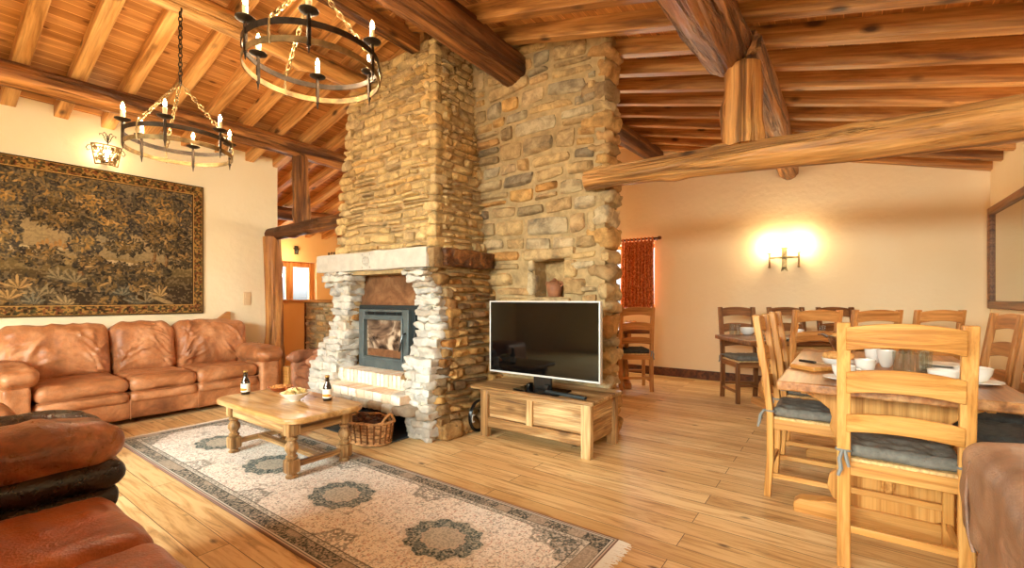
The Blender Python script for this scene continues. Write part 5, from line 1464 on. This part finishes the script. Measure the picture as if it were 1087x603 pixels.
def chandelier(cx, cy, zr, Rr, phase, top, label, energy):
    """zr = height of the lower hoop; top = height of the hook"""
    root = empty('ring_chandelier', (cx, cy, zr), 0, label, 'chandelier', 'iron ring chandeliers')
    mb = MB(); band(mb, Rr, .07, .10); build(mb, 'upper_hoop', M['iron'], root)
    mb = MB(); band(mb, Rr, -.015, .015); build(mb, 'lower_hoop', M['aged_iron'], root)
    for k in range(6):
        a = R(phase + 60 * k); x, y = Rr * math.cos(a), Rr * math.sin(a)
        mb = MB(); mb.tube([(x, y, .14), (x, y, .06), (x, y, -.03), (x, y, -.06)], [.008, .008, .006, .002], 8); mb.rbox((x, y, .045), (.009, .009, .07), .004, 3)
        arm = build(mb, 'candle_spike', M['iron'], root)
        mb = MB(); mb.lathe([(.010, .128), (.030, .133), (.046, .142), (.047, .145), (.030, .138), (.012, .137)], (x, y, 0), 20); build(mb, 'drip_pan', M['iron'], arm)
        mb = MB(); mb.lathe([(.0135, .137), (.014, .20), (.012, .205), (.004, .206)], (x, y, 0), 14); build(mb, 'candle_sleeve', M['candle'], arm)
        mb = MB(); mb.lathe([(.004, .206), (.011, .218), (.012, .228), (.008, .244), (.002, .258)], (x, y, 0), 12); bl = build(mb, 'flame_bulb', M['flame'], arm)
        point('candle_light', (cx + x * .94, cy + y * .94, zr + .235), energy, WARM, .03)
    hub = .50
    mb = MB()
    for k in range(3):
        a = R(phase + 30 + 120 * k); chain(mb, (Rr * math.cos(a), Rr * math.sin(a), .10), (.012 * math.cos(a), .012 * math.sin(a), hub))
        mb.tube([(Rr * math.cos(a), Rr * math.sin(a), .11), (Rr * math.cos(a) * 1.03, Rr * math.sin(a) * 1.03, .04), (Rr * math.cos(a), Rr * math.sin(a), -.02)], .006, 6)
    build(mb, 'ring_chain', M['aged_iron'], root)
    mb = MB(); mb.tube([(.022 * math.cos(t), 0, hub + .012 + .022 * math.sin(t)) for t in [i * math.pi / 8 for i in range(16)]], .005, 6, close=True); chain(mb, (0, 0, hub + .03), (0, 0, top - zr)); build(mb, 'hanging_chain', M['iron'], root)
    mb = MB(); mb.tube([(0, 0, top - zr - .02), (.02, 0, top - zr - .005), (.022, 0, top - zr + .02), (0, 0, top - zr + .035)], .006, 6); build(mb, 'ceiling_hook', M['iron'], root)
    return root
CE = 4.5
chandelier(-3.97, 1.276, 2.235, .33, 27.5, 3.27, 'smaller-looking iron ring chandelier at the left, hanging in front of the tapestry wall', CE)
chandelier(-2.355, 1.38, 2.385, .345, 26, 3.24, 'larger-looking iron ring chandelier at the top, nearer the stone chimney', CE)
# two-armed wall light on the back wall
sc = empty('wall_light', (-.62, YB, 1.53), 0, 'two-armed iron candle wall light on the back wall', 'wall light')
mb = MB(); mb.box2((-.028, -.03, .0), (.028, -.004, .275)); mb.prism([(-.04, -.03), (-.012, -.012), (0, -.004), (.012, -.012), (.04, -.03), (.028, .03), (-.028, .03)], 'y', -.03, -.006); mb.box2((-.036, -.032, .265), (.036, -.002, .285)); build(mb, 'back_plate', M['aged_iron'], sc, bevel=.003)
mb = MB(); mb.box2((-.17, -.085, .135), (.17, -.060, .16)); mb.box2((-.02, -.085, .13), (.02, -.02, .165)); build(mb, 'cross_arm', M['aged_iron'], sc, bevel=.003)
for s in (-1, 1):
    x = s * .162
    mb = MB(); mb.tube([(x, -.075, .02), (x, -.075, .20)], [.011, .010], 8); mb.rbox((x, -.075, .03), (.014, .014, .014), .008, 4); c = build(mb, 'candle_holder', M['aged_iron'], sc)
    mb = MB(); mb.lathe([(.008, .196), (.035, .20), (.038, .206), (.012, .204)], (x, -.075, 0), 18); build(mb, 'drip_pan', M['aged_iron'], c)
    mb = MB(); mb.lathe([(.011, .204), (.011, .235), (.004, .237)], (x, -.075, 0), 12); build(mb, 'candle_sleeve', M['candle'], c)
    mb = MB(); mb.lathe([(.004, .237), (.014, .25), (.015, .262), (.009, .282), (.002, .296)], (x, -.075, 0), 12); build(mb, 'flame_bulb', M['flame'], c)
    point('wall_candle_light', (-.62 + x, YB - .085, 1.53 + .30), 7.5, (1, .78, .46), .03)
# lantern on the tapestry wall: filigree screen with a scroll crest
la = empty('wall_lantern', (XL, 1.325, 2.52), 0, 'wrought-iron filigree wall lantern above the tapestry', 'wall light')
mb = MB()
def scr(u, v):  # u -1..1 across, v 0..1 up ; screen bows out from the wall
    hw_ = .088 + .032 * v; a = u * R(62); return (.035 + .085 * math.cos(a) , hw_ * math.sin(a) / math.sin(R(62)), .20 * v)
for v in (0, 1): mb.tube([scr(-1 + 2 * i / 16, v) for i in range(17)], .007, 6)
for u in (-1, 1): mb.tube([scr(u, i / 6) for i in range(7)], .007, 6)
build(mb, 'screen_frame', M['aged_iron'], la)
mb = MB(); rnd = random.Random(3)
for q in range(64):
    cu, cv = rnd.uniform(-.86, .86), rnd.uniform(.1, .9); r_ = rnd.uniform(.10, .17); a0 = rnd.uniform(0, 6)
    mb.tube([scr(max(-1, min(1, cu + r_ * (1 - k / 12) * math.cos(a0 + k * .7))), max(0, min(1, cv + r_ * (1 - k / 12) * math.sin(a0 + k * .7)))) for k in range(10)], .0048, 5)
build(mb, 'filigree', M['aged_iron'], la)
mb = MB()
mb.tube([(.12, 0, .2), (.12, 0, .30)], .005, 6)
for s in (-1, 1):
    mb.tube([(.12, 0, .22), (.12, s * .018, .24), (.12, s * .03, .28), (.12, s * .045, .305), (.12, s * .065, .30), (.12, s * .062, .285)], .004, 6)
    mb.tube([(.12, 0, .22), (.12, s * .008, .26), (.12, s * .014, .31), (.12, s * .028, .325), (.12, s * .036, .31)], .004, 6)
    sm_ = MB(); sm_.tube([(.06, s * .115, .19), (.06, s * .14, .18), (.06, s * .155, .15), (.06, s * .14, .125), (.06, s * .125, .14)], .004, 6); build(sm_, 'side_scroll', M['iron'], la)
build(mb, 'scroll_crest', M['iron'], la)
mb = MB(); mb.lathe([(.012, .05), (.022, .09), (.018, .12), (.002, .135)], (.05, 0, 0), 12); build(mb, 'bulb', M['flame'], la)
mb = MB(); mb.box2((0, -.02, .03), (.05, .02, .05)); build(mb, 'bracket', M['iron'], la)
point('lantern_light', (XL + .055, 1.325, 2.66), 1.6, (1, .74, .44), .03)
# hall wall light
hl = empty('hall_light', (XH - .003, 4.62, 2.0), 0, 'small wall light above the hall window', 'wall light')
mb = MB(); mb.box2((0, -.035, 0), (.02, .035, .16)); build(mb, 'back_plate', M['iron'], hl, bevel=.003)
mb = MB(); mb.tube([(.02, 0, .10), (.07, 0, .10), (.09, 0, .07)], .008, 6); mb.box2((.06, -.09, .09), (.08, .02, .11)); build(mb, 'arm', M['iron'], hl)
mb = MB(); mb.lathe([(.02, -.06), (.03, -.02), (.02, .0)], (.09, -.03, .08), 14); build(mb, 'shade', M['stove_dark'], hl)
point('hall_wall_light', (XH + .3, 4.4, 1.95), 7, (1, .72, .38), .08)
point('hall_lamp', (-6.6, 5.2, 2.2), 14, (1, .74, .42), .12)

# ------------------------------------------------------------------ daylight
w = bpy.data.worlds.new('sky'); scene.world = w; w.use_nodes = True
nt = w.node_tree; bg = nt.nodes['Background']
tcw = nt.nodes.new('ShaderNodeTexCoord'); sp = nt.nodes.new('ShaderNodeSeparateXYZ'); rw = nt.nodes.new('ShaderNodeValToRGB')
nt.links.new(tcw.outputs['Generated'], sp.inputs[0]); nt.links.new(sp.outputs['Z'], rw.inputs[0])
rw.color_ramp.elements[0].position = .0; rw.color_ramp.elements[0].color = (.20, .22, .22, 1)
rw.color_ramp.elements[1].position = .08; rw.color_ramp.elements[1].color = (.84, .93, 1.0, 1)
nt.links.new(rw.outputs[0], bg.inputs[0]); bg.inputs[1].default_value = 1.7
def area(name, loc, rot, sx, sy, e, col):
    l = bpy.data.lights.new(name, 'AREA'); l.shape = 'RECTANGLE'; l.size = sx; l.size_y = sy; l.energy = e; l.color = col
    o = bpy.data.objects.new(name, l); o.location = loc; o.rotation_euler = rot; COL.objects.link(o); return o
area('daylight_front_window', ((GX0 + GX1) / 2, YF - 1.3, 2.7), (R(52), 0, 0), 5.6, 2.4, 1500, (.90, 1.0, .90))
area('daylight_back_window', ((WX0 + WX1) / 2, YB + .4, 1.5), (R(-90), 0, 0), 1.1, 1.0, 40, (.95, .97, 1))
copy_tree(sc, None, (XR, 4.4, 1.53), R(-90), 'two-armed wall light added out of view on the right wall to brighten the dining area')
for s in (-1, 1): point('wall_candle_light', (XR - .085, 4.4 + s * .16, 1.83), 10, (1, .80, .54), .03)  # unseen lights added to brighten the dining side
copy_tree(sc, None, (-3.9, YB, 1.53), 0, 'two-armed wall light added unseen behind the chimney to brighten the back wall')
for s in (-1, 1): point('wall_candle_light', (-3.9 + s * .16, YB - .085, 1.83), 30, (1, .78, .44), .03)  # hidden lights added to brighten the back wall and floor near the pillar
area('daylight_hall_window', (XH - .4, 4.6, 1.4), (0, R(-90), 0), 1.0, .9, 30, (.95, .97, 1))

# ------------------------------------------------------------------ camera
cam = bpy.data.cameras.new('camera'); co = bpy.data.objects.new('camera', cam); COL.objects.link(co)
co.location = (0, 0, 1.15); co.rotation_euler = (R(90), 0, math.atan2(.589, .808))
cam.sensor_width = 36; cam.lens = 36 * 483 / 1087; cam.shift_y = 15.5 / 1087; cam.clip_start = .02
scene.camera = co
scene.view_settings.view_transform = 'Standard'; scene.view_settings.look = 'None'; scene.view_settings.gamma = 1
scene.view_settings.use_curve_mapping = False
scene.view_settings.exposure = 0.9
cy = scene.cycles
cy.max_bounces = 10; cy.diffuse_bounces = 6; cy.glossy_bounces = 4; cy.transmission_bounces = 8; cy.transparent_max_bounces = 40; cy.sample_clamp_indirect = 6; cy.use_denoising = True
cy.caustics_reflective = False; cy.caustics_refractive = False
